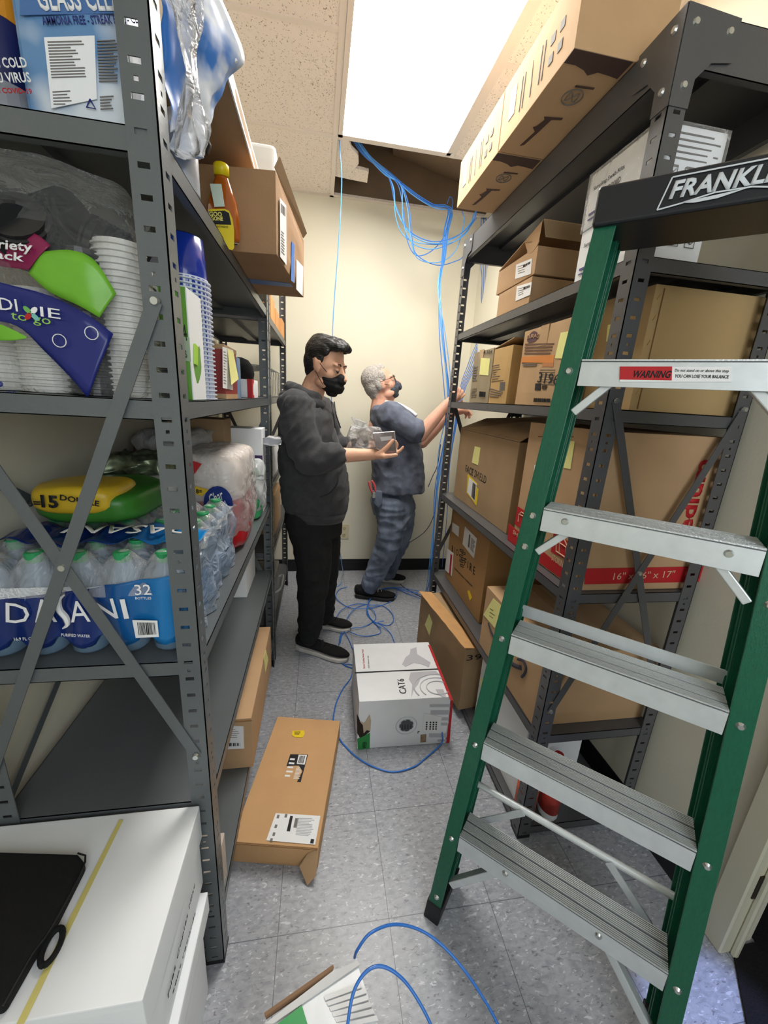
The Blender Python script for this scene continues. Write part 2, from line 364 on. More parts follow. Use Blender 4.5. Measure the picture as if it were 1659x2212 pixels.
# troffer
t = thing('ceiling_light', 'large bright white fluorescent panel in the ceiling grid', 'ceiling light', (0.368, 1.84, ZC - .006))
M_LAMP = mat('lit_diffuser', (255, 252, 246), 0.5, emit=LIGHT_EMIT)
bm = BM(); x0, x1, y0, y1 = 0.075, 0.661, 1.242, 2.44
for a in ((x0, x0 + .022, y0, y1), (x1 - .022, x1, y0, y1), (x0, x1, y0, y0 + .022), (x0, x1, y1 - .022, y1)): box(bm, *a, ZC - .008, ZC + .004)
obj('light_frame', bm, M_GRID, t)
bm = BM(); box(bm, x0 + .022, x1 - .022, y0 + .022, y1 - .022, ZC - .003, ZC + .004); obj('diffuser', bm, M_LAMP, t)
bm = BM(); box(bm, x0, x1, y0, y1, ZC + .006, ZC + .09); obj('housing', bm, M_GRID, t)
# outlet
t = thing('wall_outlet', 'cream duplex power outlet low on the back wall', 'outlet', (.214, YF, .28))
fc = Face((0, YF - .001, 0), (0, -1, 0), t); M_OUT = mat('ivory_plastic', (220, 208, 172), .4)
bm = BM(); box(bm, .174, .254, YF - .006, YF, .285, .41); obj('cover_plate', bm, M_OUT, t, bevel=.002)
for zz in (.318, .376):
    bm = BM(); cyl(bm, (.214, YF - .006, zz), (.214, YF - .009, zz), .017, seg=16); so = obj('socket', bm, mat('ivory_socket', (206, 192, 158), .4), t)
    bm = BM(); box(bm, .206, .2085, YF - .0098, YF - .009, zz - .002, zz + .008); box(bm, .2195, .222, YF - .0098, YF - .009, zz - .002, zz + .008); cyl(bm, (.214, YF - .009, zz - .009), (.214, YF - .0098, zz - .009), .003, seg=8); obj('slots', bm, M_INK, t)

# ---------------------------------------------------------------- shelving
def flange(bm, ax, fixed, a0, a1, z0, z1, thk, pitch=0.0381, hw=0.008, hh=0.0038, z_off=0.02, small=True):
    """slotted strip of an angle post; ax = axis it spreads along, fixed = position on the other axis"""
    lo, hi = min(a0, a1), max(a0, a1); c = (lo + hi) / 2 + (0.002 if a1 > a0 else -0.002)
    f0, f1 = min(fixed, fixed + thk), max(fixed, fixed + thk)
    def b(u0, u1, za, zb):
        if zb - za < 1e-5: return
        if ax == 'x': box(bm, u0, u1, f0, f1, za, zb)
        else: box(bm, f0, f1, u0, u1, za, zb)
    z = z0; k = 0; zc = z0 + z_off
    while zc + hh < z1:
        if small and k % 7 == 5:
            q0, q1, h2 = c - .003, c + .003, .003
            zz = zc
        else: q0, q1, h2, zz = c - hw, c + hw, hh, zc
        b(lo, hi, z, zz - h2); b(lo, q0, zz - h2, zz + h2); b(q1, hi, zz - h2, zz + h2)
        z = zz + h2; zc += pitch if k % 7 not in (4, 5) else pitch / 2; k += 1
    b(lo, hi, z, z1)
def post(parent, X, Y, sx, sy, z1, m):
    """L post whose outer corner is at X,Y; flanges run towards sx and sy"""
    bm = BM()
    flange(bm, 'x', Y, X, X + sx * .042, 0.004, z1, sy * .002)
    flange(bm, 'y', X, Y, Y + sy * .042, 0.004, z1, sx * .002)
    o = obj('post', bm, m, parent)
    b2 = BM(); hexa(b2, [(X - sx * .001, Y - sy * .001, 0), (X + sx * .045, Y - sy * .001, 0), (X + sx * .045, Y + sy * .004, 0), (X + sx * .004, Y + sy * .045, 0), (X - sx * .001, Y + sy * .045, 0)],
         [(X - sx * .001, Y - sy * .001, .012), (X + sx * .045, Y - sy * .001, .012), (X + sx * .045, Y + sy * .004, .012), (X + sx * .004, Y + sy * .045, .012), (X - sx * .001, Y + sy * .045, .012)])
    obj('foot_cap', b2, M_DARK, o)
    return o
def deck(parent, x0, x1, y0, y1, zt, m, lip=.031, ribs=1):
    bm = BM(); e = .0025; x0 += e; x1 -= e; y0 += e; y1 -= e
    box(bm, x0, x1, y0, y1, zt - .0015, zt)
    for a in ((x0, x0 + .0015, y0, y1), (x1 - .0015, x1, y0, y1), (x0, x1, y0, y0 + .0015), (x0, x1, y1 - .0015, y1)): box(bm, *a, zt - lip, zt)
    for a in ((x0, x0 + .016, y0, y1), (x1 - .016, x1, y0, y1), (x0, x1, y0, y0 + .016), (x0, x1, y1 - .016, y1)): box(bm, *a, zt - lip, zt - lip + .0015)
    for i in range(ribs):
        xc = x0 + (x1 - x0) * (i + 1) / (ribs + 1); box(bm, xc - .028, xc + .028, y0 + .01, y1 - .01, zt - .016, zt - .0015)
    return obj('shelf_deck', bm, m, parent)
def xbrace(parent, y, xa, xb, za, zb, m, side=-1):
    for (p, q, off) in (((xa, za), (xb, zb), 0), ((xa, zb), (xb, za), .0025)):
        yy = y + side * (.002 + off); bm = BM(); bar(bm, (p[0], yy, p[1]), (q[0], yy, q[1]), .021, .002, (0, 1, 0)); obj('cross_brace', bm, m, parent)
    for (x, z) in ((xa, za), (xb, zb), (xa, zb), (xb, za), ((xa + xb) / 2, (za + zb) / 2)):
        bm = BM(); cyl(bm, (x, y + side * .0045, z), (x, y + side * .0095, z), .0075, .0055, 10); obj('bolt', bm, M_BOLT, parent)
def rack(label, X0, X1, Y0, Y1, ztop, levels, m, lipfirst=.031):
    t = thing('shelving_unit', label, 'shelving unit', ((X0 + X1) / 2, (Y0 + Y1) / 2, 0))
    for (X, sx) in ((X0, 1), (X1, -1)):
        for (Y, sy) in ((Y0, 1), (Y1, -1)): post(t, X, Y, sx, sy, ztop, m)
    for i, z in enumerate(levels): deck(t, X0, X1, Y0, Y1, z, m, lipfirst if i == 0 else .031, 1)
    return t
RL = rack('grey steel shelving unit in the left foreground, loaded with paper goods and water', -.632, -.22, .70, 1.905, 2.13, (1.745, 1.387, .90, .545, .165), M_STEEL)
xbrace(RL, .70, -.612, -.243, 1.53, .676, M_STEEL)
xbrace(RL, 1.905, -.612, -.243, 1.30, .45, M_STEEL, 1)
bm = BM()
for z0_, z1_ in ((1.30, .55), (.55, 1.30)): bar(bm, (-.634, .74, z0_), (-.634, 1.86, z1_), .021, .002, (1, 0, 0))
obj('back_brace', bm, M_STEEL, RL)
RF = rack('darker grey steel shelving unit at the far left, against the back wall', -.632, -.22, 1.925, 2.86, 2.13, (1.735, 1.39, .98, .63, .165), M_STEELD)
xbrace(RF, 2.86, -.612, -.243, 1.30, .45, M_STEELD, 1)
RX0, RX1, RY0, RY1 = .684, 1.095, .893, 2.122
RR = rack('tall dark grey steel shelving unit along the right wall, full of cartons', RX0, RX1, RY0, RY1, 2.172, (2.165, 1.75, 1.42, .92, .43, .045), M_STEELD, .085)
# corner gussets with rivets on the top deck
def gusset(X, Y, sx, sy):
    bm = BM(); z = 2.172
    for ax in 'xy':
        pr = [(0, z), (.12, z - .006), (.12, z - .075), (.075, z - .082), (.046, z - .112), (.044, z - .16), (0, z - .16)]
        if ax == 'x': a = [(X + sx * u, Y - sy * .0005, v) for u, v in pr]; b = [(p[0], p[1] - sy * .0015, p[2]) for p in a]
        else: a = [(X - sx * .0005, Y + sy * u, v) for u, v in pr]; b = [(p[0] - sx * .0015, p[1], p[2]) for p in a]
        hexa(bm, a, b)
    g = obj('corner_gusset', bm, M_STEELD, RR)
    for (u, v) in ((.022, z - .028), (.1, z - .03), (.024, z - .125)):
        bm = BM(); cyl(bm, (X + sx * u, Y - sy * .002, v), (X + sx * u, Y - sy * .006, v), .0075, .0055, 10); obj('rivet', bm, M_BOLT, g)
        bm = BM(); cyl(bm, (X - sx * .002, Y + sy * u, v), (X - sx * .006, Y + sy * u, v), .0075, .0055, 10); obj('rivet', bm, M_BOLT, g)
gusset(RX0, RY0, 1, 1); gusset(RX0, RY1, 1, -1)
xbrace(RR, RY0, .706, 1.075, 1.44, .53, M_STEELD)
xbrace(RR, RY1, .706, 1.075, 1.44, .53, M_STEELD, 1)

# ---------------------------------------------------------------- step ladder
LU = Vector((.743, -.669, 0)).normalized(); LN = Vector((.669, .743, 0)).normalized()
def LP(s, t, z): return Vector((.549, .5625, 0)) + LU * s + LN * (t + .088 * (z - .325)) + Vector((0, 0, z))
def LW(z): return .2275 - .0575 * (z - .325)
M_FRP = mat('green_fibreglass', (14, 92, 66), 0.38, var=.10, scale=220, bump=.14, bscale=420, stretch=(1, 1, .25), coat=.15)
M_ALU = mat('brushed_aluminium', (214, 220, 222), 0.38, 0.45, var=.06, scale=30, stretch=(1, 1, 1))
M_ALU2 = mat('ribbed_tread', (208, 212, 212), 0.40, 0.5, bump=.2, bscale=300)
LAD = thing('step_ladder', 'green fibreglass step ladder with aluminium treads standing in the right foreground', 'ladder', LP(0, .08, 0))
def lbox(bm, s0, s1, t0, t1, z0, z1, wf=True, mi=0, sz=None):
    def W(z): return 0
    a = [LP(s0, t0, z0), LP(s1, t0, z0), LP(s1, t1, z0), LP(s0, t1, z0)]; b = [LP(s0, t0, z1), LP(s1, t0, z1), LP(s1, t1, z1), LP(s0, t1, z1)]
    hexa(bm, a, b, mi)
def rail(bm, sd, z0, z1, o0, o1, t0, t1):
    """piece of a side rail: o = offset outside the inner edge"""
    def q(z): return [LP(sd * (LW(z) + o0), t0, z), LP(sd * (LW(z) + o1), t0, z), LP(sd * (LW(z) + o1), t1, z), LP(sd * (LW(z) + o0), t1, z)]
    hexa(bm, q(z0), q(z1))
FR = {}
for sd in (-1, 1):
    bm = BM(); rail(bm, sd, .028, 1.76, 0, .037, -.003, .002); rail(bm, sd, .028, 1.76, .032, .037, .002, .076); rail(bm, sd, .028, 1.76, .002, .037, .073, .078)
    fr = FR[sd] = obj('front_rail', bm, M_FRP, LAD, bevel=.0012)
    bm = BM(); rail(bm, sd, 0.0, .062, -.004, .041, -.006, .080); obj('rubber_foot', bm, M_DARK, fr, bevel=.003)
    bm = BM(); rail(bm, sd, .028, 1.74, .0, .031, .083, .088); rail(bm, sd, .028, 1.74, .026, .031, .088, .128); rail(bm, sd, .028, 1.74, .0, .031, .126, .130)
    rr = obj('rear_rail', bm, M_FRP, LAD, bevel=.0012)
    bm = BM(); rail(bm, sd, 0.0, .05, -.004, .034, .081, .133); obj('rubber_foot', bm, M_DARK, rr, bevel=.003)
    for zz in (.09, .3, .60, .895, 1.12, 1.19, 1.485):
        p = LP(sd * (LW(zz) + .018), -.003, zz); bm = BM(); cyl(bm, p, p - LN * .0045, .0078, .0045, 12); obj('rivet', bm, M_BOLT, fr)
for k in range(1, 6):
    z = .03 + .295 * k; wz = LW(z) - .001; bm = BM()
    lbox(bm, -wz, wz, -.006, -.0035, z - .047, z - .002); lbox(bm, -wz, wz, .068, .071, z - .026, z - .002); lbox(bm, -wz, wz, -.006, .071, z - .004, z - .001, mi=1)
    st = obj('step', bm, [M_ALU, mat('tread_groove', (96, 100, 104), .5, .5)], LAD, bevel=.0006)
    bm = BM(); tt = -.0055
    for i in range(19):
        if i in (5, 12): tt += .0041; continue
        lbox(bm, -wz, wz, tt, tt + .0019, z - .001, z + .0018); tt += .0041
    obj('tread_ribs', bm, M_ALU2, st)
    for sd in (-1, 1):
        if k in (1, 4):
            p = LP(sd * (.103 if k == 1 else wz - .045), -.006, z - .018); bm = BM(); cyl(bm, p, p - LN * .004, .0075, .005, 12); obj('rivet', bm, M_BOLT, st)
    if k in (1, 4, 5):
        for sd in (-1, 1):
            bm = BM(); 
            if k == 1: a = LP(sd * (LW(z) + .002), .014, z - .18); b = LP(sd * .095, .014, z - .012); wd_ = .019
            else: a = LP(sd * (LW(z) - .002), .012, z - .098); b = LP(sd * (wz - .055), .012, z - .040); wd_ = .015
            bar(bm, a, b, wd_, .020, LN); obj('gusset_brace', bm, M_ALU, LAD, bevel=.002)
# rear horizontals and the diagonal struts of the folded back frame
for zz, th in ((.385, 'rod'),):
    bm = BM(); a = LP(-LW(zz) - .02, .108, zz); b = LP(LW(zz) + .02, .108, zz)
    if th == 'rod': cyl(bm, a, b, .0085, seg=14)
    else: bar(bm, a, b, .034, .004, LN)
    obj('rear_crossbar', bm, M_ALU, LAD, bevel=0)
for (s0, z0_, s1, z1_) in ((-.200, .290, -.100, .39), (.200, .295, .100, .388)):
    bm = BM(); bar(bm, LP(s0, .095, z0_), LP(s1, .095, z1_), .018, .004, LN); obj('rear_brace', bm, M_ALU, LAD, bevel=.001)
bm = BM(); bar(bm, LP(-LW(.88) - .01, .085, .935), LP(LW(.88), .085, .93), .03, .003, LN); obj('spreader_bar', bm, M_ALU, LAD)
# top cap with the lettering
bm = BM(); lbox(bm, -.186, .186, -.014, .14, 1.735, 1.80); tc = obj('top_cap', bm, mat('black_cap_plastic', (30, 33, 38), .35, bump=.05, bscale=300), LAD, bevel=.006, seg=3)
fc = Face(LP(0, -.015, 1.77), -LN + Vector((0, 0, .088)), LAD)
M_CAPW = mat('cap_print', (210, 216, 220), .5)
def fpoly(fc, name, pts, m, t=.0008):
    bm = BM(); a = [fc.p(*q) + fc.N * .0004 for q in pts]; hexa(bm, a, [p + fc.N * t for p in a]); return obj(name, bm, m, fc.parent)
P0 = LP(-.087, -.0155, 1.744); NU = fc.N; UU = LU; VV = NU.cross(UU)
def lq(s, v): return P0 + UU * s + VV * v
lg = [(-.004, -.001, .232, .003), ]
bm = BM()
for (a, b) in (((0, 0), (.012, .046)), ((.012, .046), (.172, .046)), ((0, 0), (.03, .004)), ((.03, .004), (.075, .012)), ((.075, .012), (.12, .011)), ((.12, .011), (.172, .000)), ((.172, .046), (.172, 0))):
    p, q = lq(*a), lq(*b); d = (q - p).normalized(); s_ = d.cross(NU) * .0011; quadslab(bm, [p + s_, q + s_, q - s_, p - s_], NU, .0008)
quadslab(bm, [lq(.03, .0052), lq(.115, .0105), lq(.08, .003), lq(.05, .002)], NU, .0008)
obj('cap_logo', bm, M_CAPW, LAD)
text('lettering', 'FRANKLIN', lq(.013, .0135) , UU, VV, NU, .150, M_CAPW, LAD, height=.0265, bold=.035, shear=.18, lift=.0002)
fs = Face(LP(0, -.0062, 1.48), -LN + Vector((0, 0, .088)), LAD)
fs.patch('warning_sticker', [(1339, 793), (1580, 793), (1580, 825), (1339, 825)], M_PAPER)
fs.patch('warning_panel', [(1339, 792), (1452, 792), (1451, 822), (1338, 820)], M_RED, t=.0012)
fs.write('lettering', (1364, 816), (1446, 817), 'WARNING', M_INK, height=.0125, bold=.03, shear=.15, lift=.0013)
fs.write('lettering', (1457, 805), (1573, 807), 'Do not stand on or above this step', M_INK, height=.0062, lift=.0013)
fs.write('lettering', (1457, 816), (1573, 818), 'YOU CAN LOSE YOUR BALANCE', M_INK, height=.0055, bold=.01, lift=.0013)
# ---------------------------------------------------------------- cartons
def warp_box(bm, x0, x1, y0, y1, z0, z1, amp=.0018, cuts=5, X=None, seed=0):
    g = bmesh.new(); bmesh.ops.create_cube(g, size=1); bmesh.ops.subdivide_edges(g, edges=g.edges[:], cuts=cuts, use_grid_fill=True)
    for v in g.verts:
        c = v.co.copy(); p = Vector((x0 + (c.x + .5) * (x1 - x0), y0 + (c.y + .5) * (y1 - y0), z0 + (c.z + .5) * (z1 - z0)))
        f = lambda t: max(0.0, 1 - (2 * t) ** 4)
        b = Vector(((1 if c.x > 0 else -1) * (abs(c.x) > .49) * f(c.y) * f(c.z), (1 if c.y > 0 else -1) * (abs(c.y) > .49) * f(c.x) * f(c.z), (abs(c.z) > .49 and c.z > 0) * f(c.x) * f(c.y)))
        n = noise.noise(p * 9 + Vector((seed, 0, 0)))
        p += b * amp * (1.0 + n * 1.5)
        v.co = X @ p if X is not None else p
    me = bpy.data.meshes.new('t'); g.to_mesh(me); g.free(); bm.from_mesh(me); bpy.data.meshes.remove(me)
class Carton:
    def __init__(s, name, label, cat, x0, x1, y0, y1, z0, z1, m, rz=0.0, group=None, amp=.0015, tape=False, seam=True, pivot=None):
        cx, cy = pivot or ((x0 + x1) / 2, (y0 + y1) / 2)
        s.X = Matrix.Translation((cx, cy, 0)) @ Matrix.Rotation(rz, 4, 'Z') @ Matrix.Translation((-cx, -cy, 0))
        c = s.X @ Vector(((x0 + x1) / 2, (y0 + y1) / 2, z0)); s.t = thing(name, label, cat, c, rz, group); s.d = (x0, x1, y0, y1, z0, z1)
        bm = BM(); warp_box(bm, x0, x1, y0, y1, z0, z1, amp, X=s.X, seed=x0 * 31 + y0 * 17); s.body = obj('body', bm, m, s.t, bevel=.0012)
        R3 = s.X.to_3x3(); k = amp
        s.L = Face(s.X @ Vector((x0 - k, y0, z0)), R3 @ Vector((-1, 0, 0)), s.t); s.Rt = Face(s.X @ Vector((x1 + k, y0, z0)), R3 @ Vector((1, 0, 0)), s.t)
        s.F = Face(s.X @ Vector((x0, y0 - k, z0)), R3 @ Vector((0, -1, 0)), s.t); s.T = Face(s.X @ Vector((x0, y0, z1 + k)), (0, 0, 1), s.t); s.B = Face(s.X @ Vector((x0, y0, z0 - .0003)), (0, 0, -1), s.t)
        if seam:
            bm = BM(); ym = (y0 + y1) / 2 if (y1 - y0) < (x1 - x0) else None; e = .0008
            if ym: box(bm, x0 + .002, x1 - .002, ym - e, ym + e, z1 - .002, z1 + k + .0006, X=s.X)
            else: box(bm, (x0 + x1) / 2 - e, (x0 + x1) / 2 + e, y0 + .002, y1 - .002, z1 - .002, z1 + k + .0006, X=s.X)
            obj('flap_seam', bm, M_FLUTE, s.t)
        if tape:
            bm = BM(); q = k + .0012; e = .024
            if (y1 - y0) < (x1 - x0):
                ym = (y0 + y1) / 2; box(bm, x0 - q, x1 + q, ym - e, ym + e, z1 + k * .5, z1 + q, X=s.X); box(bm, x0 - q, x0 - k, ym - e, ym + e, z1 - .06, z1 + q, X=s.X)
            else:
                xm = (x0 + x1) / 2; box(bm, xm - e, xm + e, y0 - q, y1 + q, z1 + k * .5, z1 + q, X=s.X); box(bm, xm - e, xm + e, y0 - q, y0 - k, z1 - .06, z1 + q, X=s.X)
            obj('packing_tape', bm, M_TAPE, s.t)
def note(face, pts, lines=2, name='sticky_note'):
    o = face.patch(name, pts, M_NOTE, .0012)
    return o
def Zq(L, k=4.0225, x0=900, y0=1250): return [(x0 + x / k, y0 + y / k) for x, y in L]
# ---- right unit, lower levels
def flapbox():
    t = thing('carton', 'brown carton with its top flap folded out, beside the white cable box', 'cardboard box', (.70, 1.68, .046), -.12)
    A, Bq = hz(979.5, 1531, .046), hz(909, 1290, .36)
    a = Vector((.655, 1.425, .046)); d = Vector((-.075, .52, 0)).normalized(); n = Vector((d.y, -d.x, 0)); L = .525; W = .20; H = .325
    q = [a, a + n * W, a + n * W + d * L, a + d * L]
    bm = BM(); hexa(bm, q, [p + Vector((0, 0, H)) for p in q]); obj('body', bm, M_CARD3, t, bevel=.002)
    zt = Vector((0, 0, H + .001)); bm = BM(); g = 14; w1 = .062
    for sgn, w0, up in ((1, .0, .0),):
        rows = []
        for i in range(g + 1):
            for_ = []
            for j in range(4):
                u = i / g; v = j / 3
                p = a + zt + d * (L * (u * 1.02 - .02)) + n * (-.016 + v * (w1 + .016)) + Vector((0, 0, .006 + .012 * (1 - v) + .004 * noise.noise(Vector((u * 9, v * 3, 1)))))
                p -= n * (.004 * noise.noise(Vector((u * 7, 5, 0)))) * (1 - v)
                for_.append(bm.verts.new(p))
            rows.append(for_)
        for r0, r1 in zip(rows, rows[1:]):
            for j in range(3): bm.faces.new((r0[j], r0[j + 1], r1[j + 1], r1[j]))
    fl = obj('top_flap', bm, mat('lit_flap_cardboard', (206, 158, 104), .8, var=.06, scale=20), t); fl.modifiers.new('s', 'SOLIDIFY').thickness = .003  # same cardboard, tinted brighter and warmer: the light on the flap is in its colour
    F = Face(a, -n, t); F.patch('sticky_note', Zq([(72, 400), (110, 305), (138, 380), (112, 495)]), M_NOTE, .0012)
    F2 = Face(a, -d, t); F2.write('handwriting', Zq([(430, 712)])[0], Zq([(560, 700)])[0], '39', M_INK, height=.028)
flapbox()
c = Carton('white_carton', 'white carton with a yellow note on the lowest right shelf, behind the ladder', 'cardboard box', .715, .93, .985, 1.38, .046, .355, M_WHITE)
note(c.L, Zq([(560, 870), (602, 850), (592, 960), (558, 990)]))
c = Carton('carton', 'brown carton with a black fire emblem and three white labels, second lowest right shelf', 'cardboard box', .748, 1.082, 1.535, 2.05, .431, .865, mat('cardboard_fire', (170, 130, 84), .8, var=.06, scale=8, bump=.04, bscale=240))
def Z5(L): return [(880 + x / 5.53, 980 + y / 5.53) for x, y in L]
P = c.L
P.patch('label_sticker', Z5([(540, 820), (620, 872), (612, 995), (533, 925)]), M_PAPER)
P.patch('label_sticker', Z5([(690, 868), (832, 1012), (795, 1252), (660, 1080)]), M_PAPER)
P.barcode('barcode', Z5([(742, 960), (756, 975), (742, 1130), (725, 1110)]), M_GINK, 8); P.lines('label_print', Z5([(765, 985), (820, 1045), (800, 1210), (750, 1150)]), 9, M_GINK)
P.patch('label_sticker', Z5([(478, 1130), (552, 1190), (532, 1465), (450, 1385)]), M_PAPER); P.patch('red_stripe', Z5([(518, 1195), (538, 1210), (518, 1450), (500, 1435)]), M_RED, .0012)
P.write('lettering', Z5([(530, 1165)])[0], Z5([(608, 1228)])[0], 'B I O', M_INK, height=.035, lift=.0008)
P.write('lettering', Z5([(682, 1330)])[0], Z5([(805, 1450)])[0], 'F I R E', M_INK, height=.038, lift=.0008)
P.write('lettering', Z5([(560, 1372)])[0], Z5([(780, 1600)])[0], 'COMPOSTABLE COMPANY', M_INK, height=.009, lift=.0008)
P.patch('yellow_sticker', Z5([(718, 1640), (742, 1632), (772, 1722), (748, 1758)]), M_YEL)
for i, (x, y) in enumerate(((650, 1150), (645, 1215), (648, 1275), (655, 1330), (672, 1180), (668, 1250))):
    bm = BM(); a = Z5([(x - 22, y - 10), (x + 22, y + 4), (x + 18, y + 30), (x - 20, y + 12)]); p = [P.p(*q) for q in a]
    tube(bm, p + [p[0]], .0022, 6); obj('fire_emblem', bm, M_INK, c.t)
c = Carton('carton', 'brown carton with a curved arrow mark and square yellow note, behind the near shelf post', 'cardboard box', .690, 1.086, .935, 1.385, .431, .70, M_CARD2, tape=True)
note(c.L, Zq([(582, 312), (668, 170), (742, 240), (680, 428)])); c.L.lines('handwriting', Zq([(640, 235), (690, 270), (680, 375), (630, 340)]), 3, M_INK, .12, .3, .0018)
bm = BM(); pts = [c.L.p(*q) - Vector((.0015, 0, 0)) for q in Zq([(625, 385), (655, 470), (700, 560), (770, 680), (850, 750), (912, 775)])]
tube(bm, spline(pts, 6), lambda t: .003 + .006 * t, 6); pts = [c.L.p(*q) - Vector((.0015, 0, 0)) for q in Zq([(885, 700), (930, 715), (955, 770), (945, 820), (918, 855)])]; tube(bm, spline(pts, 6), .005, 6)
obj('arrow_mark', bm, mat('blue_black_ink', (52, 50, 62), .7), c.t)
# ---- face shield carton (one flap lifted)
c = Carton('carton', 'brown carton lettered FACE SHIELD with a lifted top flap', 'cardboard box', .745, 1.078, 1.40, 2.05, .921, 1.285, M_CARD3, seam=False)
def Z6(L): return [(900 + x / 3.6875, 850 + y / 3.6875) for x, y in L]
P = c.L; note(P, Z6([(465, 420), (510, 432), (490, 572), (441, 550)])); P.write('lettering', Z6([(388, 620)])[0], Z6([(552, 722)])[0], 'FACE SHIELD', M_INK, height=.035, spacing=1.06, lift=.0008)
P.patch('label_sticker', Z6([(408, 642), (498, 730), (478, 895), (398, 790)]), M_YEL); P.patch('white_label', Z6([(420, 668), (478, 722), (465, 862), (404, 785)]), M_PAPER, .0013); P.barcode('barcode', Z6([(450, 705), (474, 728), (464, 850), (438, 820)]), M_INK, 10, .0018)
bm = BM(); q = [Vector((.745, 2.05, 1.287)), Vector((.745, 1.40, 1.287)), Vector((.86, 1.33, 1.385)), Vector((.86, 2.0, 1.345))]; hexa(bm, q, [p + Vector((0, 0, .004)) for p in q]); obj('top_flap', bm, M_CARD3, c.t)
# ---- moving box
c = Carton('moving_box', 'large brown moving box with red print, just behind the ladder steps', 'cardboard box', .722, 1.088, .915, 1.30, .921, 1.366, M_CARD2, tape=False)
def Z7(L): return [(1109 + x / 3.016, 850 + y / 3.016) for x, y in L]
P = c.L; P.patch('red_band', Z6([(735, 1035), (1180, 1400), (1162, 1480), (725, 1165)]), M_RED)
P.patch('red_panel', Z6([(805, 897), (870, 940), (855, 1090), (782, 1040)]), M_RED); P.patch('red_panel', Z6([(1095, 1095), (1225, 1190), (1205, 1330), (1070, 1260)]), M_RED)
M_LPRINT = mat('pale_print', (222, 180, 150), .7)
P.write('lettering', Z6([(770, 1115)])[0], Z6([(832, 1170)])[0], 'SHIP', M_LPRINT, height=.016, lift=.0018); P.write('lettering', Z6([(1078, 1325)])[0], Z6([(1185, 1402)])[0], 'STORING', M_LPRINT, height=.02, lift=.0018)
bm = BM()
for a in ([(1115, 1260), (1120, 1155), (1160, 1120), (1205, 1215)], [(1140, 1270), (1145, 1190), (1195, 1225), (1190, 1310)], [(1115, 1255), (1200, 1315)]):
    tube(bm, [P.p(*q) - Vector((.0015, 0, 0)) for q in Z6(a)], .0022, 6)
for a in ([(812, 1020), (818, 960), (865, 985), (862, 1065)], [(818, 960), (838, 945), (872, 968)]): tube(bm, [P.p(*q) - Vector((.0015, 0, 0)) for q in Z6(a)], .002, 6)
obj('box_pictogram', bm, M_LPRINT, c.t)
P.lines('handwriting', Z6([(955, 318), (1300, 318), (1295, 370), (950, 368)]), 1, mat('brown_marker', (120, 84, 54), .7), .2, .1)
note(P, Z6([(1225, 378), (1262, 380), (1228, 602), (1172, 592)])); P.patch('handle_hole', Z6([(940, 570), (968, 560), (960, 665), (932, 660)]), M_PAPER)
P = c.F; P.patch('red_band', Z7([(470, 1140), (1268, 1125), (1240, 1225), (462, 1243)]), M_RED)
P.write('lettering', Z7([(645, 1212)])[0], Z7([(1040, 1196)])[0], '16" x 16" x 17"', M_LPRINT, height=.022, lift=.0018)
a = P.p(*Z7([(1268, 845)])[0]); text('lettering', 'medium', (1.046, .9135, 1.035), (0, 0, 1), (-1, 0, 0), (0, -1, 0), .27, M_RED, c.t, height=.048, bold=.03, lift=.001)
# ---- third level
def Z8(L): return [(960 + x / 4.1475, 450 + y / 4.1475) for x, y in L]
c = Carton('carton', 'grey-brown taped carton with a yellow note, farthest on the third shelf from the top', 'cardboard box', .70, .93, 1.64, 1.855, 1.421, 1.640, mat('cardboard_grey', (160, 144, 116), .8, var=.1, scale=12))
P = c.L; note(P, Z8([(330, 1340), (410, 1345), (395, 1498), (315, 1490)])); P.patch('clear_tape', Z8([(320, 1270), (360, 1262), (340, 1390), (318, 1360)]), M_TAPE); P.lines('label_print', Z8([(258, 1400), (310, 1400), (300, 1560), (245, 1560)]), 6, M_GINK); P.lines('label_print', Z8([(245, 1600), (300, 1600), (290, 1700), (230, 1700)]), 5, M_GINK, .25); P.barcode('barcode', Z8([(315, 1640), (370, 1645), (365, 1690), (312, 1688)]), M_INK, 12)
P.write('lettering', Z8([(350, 1300)])[0], Z8([(425, 1300)])[0], 'A 324', M_INK, height=.012)
c = Carton('carton', 'tan carton with open top flap and printed spec panel, beside the blue-edged glove carton', 'cardboard box', .70, .93, 1.47, 1.632, 1.421, 1.632, mat('cardboard_yellow', (196, 160, 104), .8, var=.06, scale=9))
P = c.L; P.lines('label_print', Z8([(425, 1390), (545, 1370), (540, 1560), (415, 1570)]), 8, M_GINK, .2, .6); P.barcode('barcode', Z8([(500, 1560), (545, 1555), (540, 1630), (495, 1635)]), M_GINK, 12); P.lines('label_print', Z8([(400, 1590), (540, 1640), (530, 1700), (395, 1700)]), 4, M_GINK, .3, .3)
bm = BM(); q = [Vector((.70, 1.632, 1.634)), Vector((.93, 1.632, 1.634)), Vector((.93, 1.47, 1.66)), Vector((.70, 1.47, 1.655))]; hexa(bm, q, [p + Vector((0, 0, .003)) for p in q]); obj('top_flap', bm, M_CARD3, c.t)
c = Carton('carton', 'tan glove carton printed CURAD with an orange band and 3196 in marker', 'cardboard box', .70, 1.04, 1.125, 1.395, 1.421, 1.665, mat('cardboard_curad', (194, 160, 120), .8, var=.07, scale=9), tape=True)
P = c.L; bm = BM(); ce = P.p(*Z8([(795, 1150)])[0]); bm2 = BM()
ring = [ce + Vector((-.0008, -math.cos(t) * .036, math.sin(t) * .017 - .004 * abs(math.cos(t)))) for t in [2 * math.pi * i / 20 for i in range(20)]]
quadslab(bm2, ring, (-1, 0, 0)); obj('logo_oval', bm2, mat('plum_print', (92, 62, 74), .6), c.t)
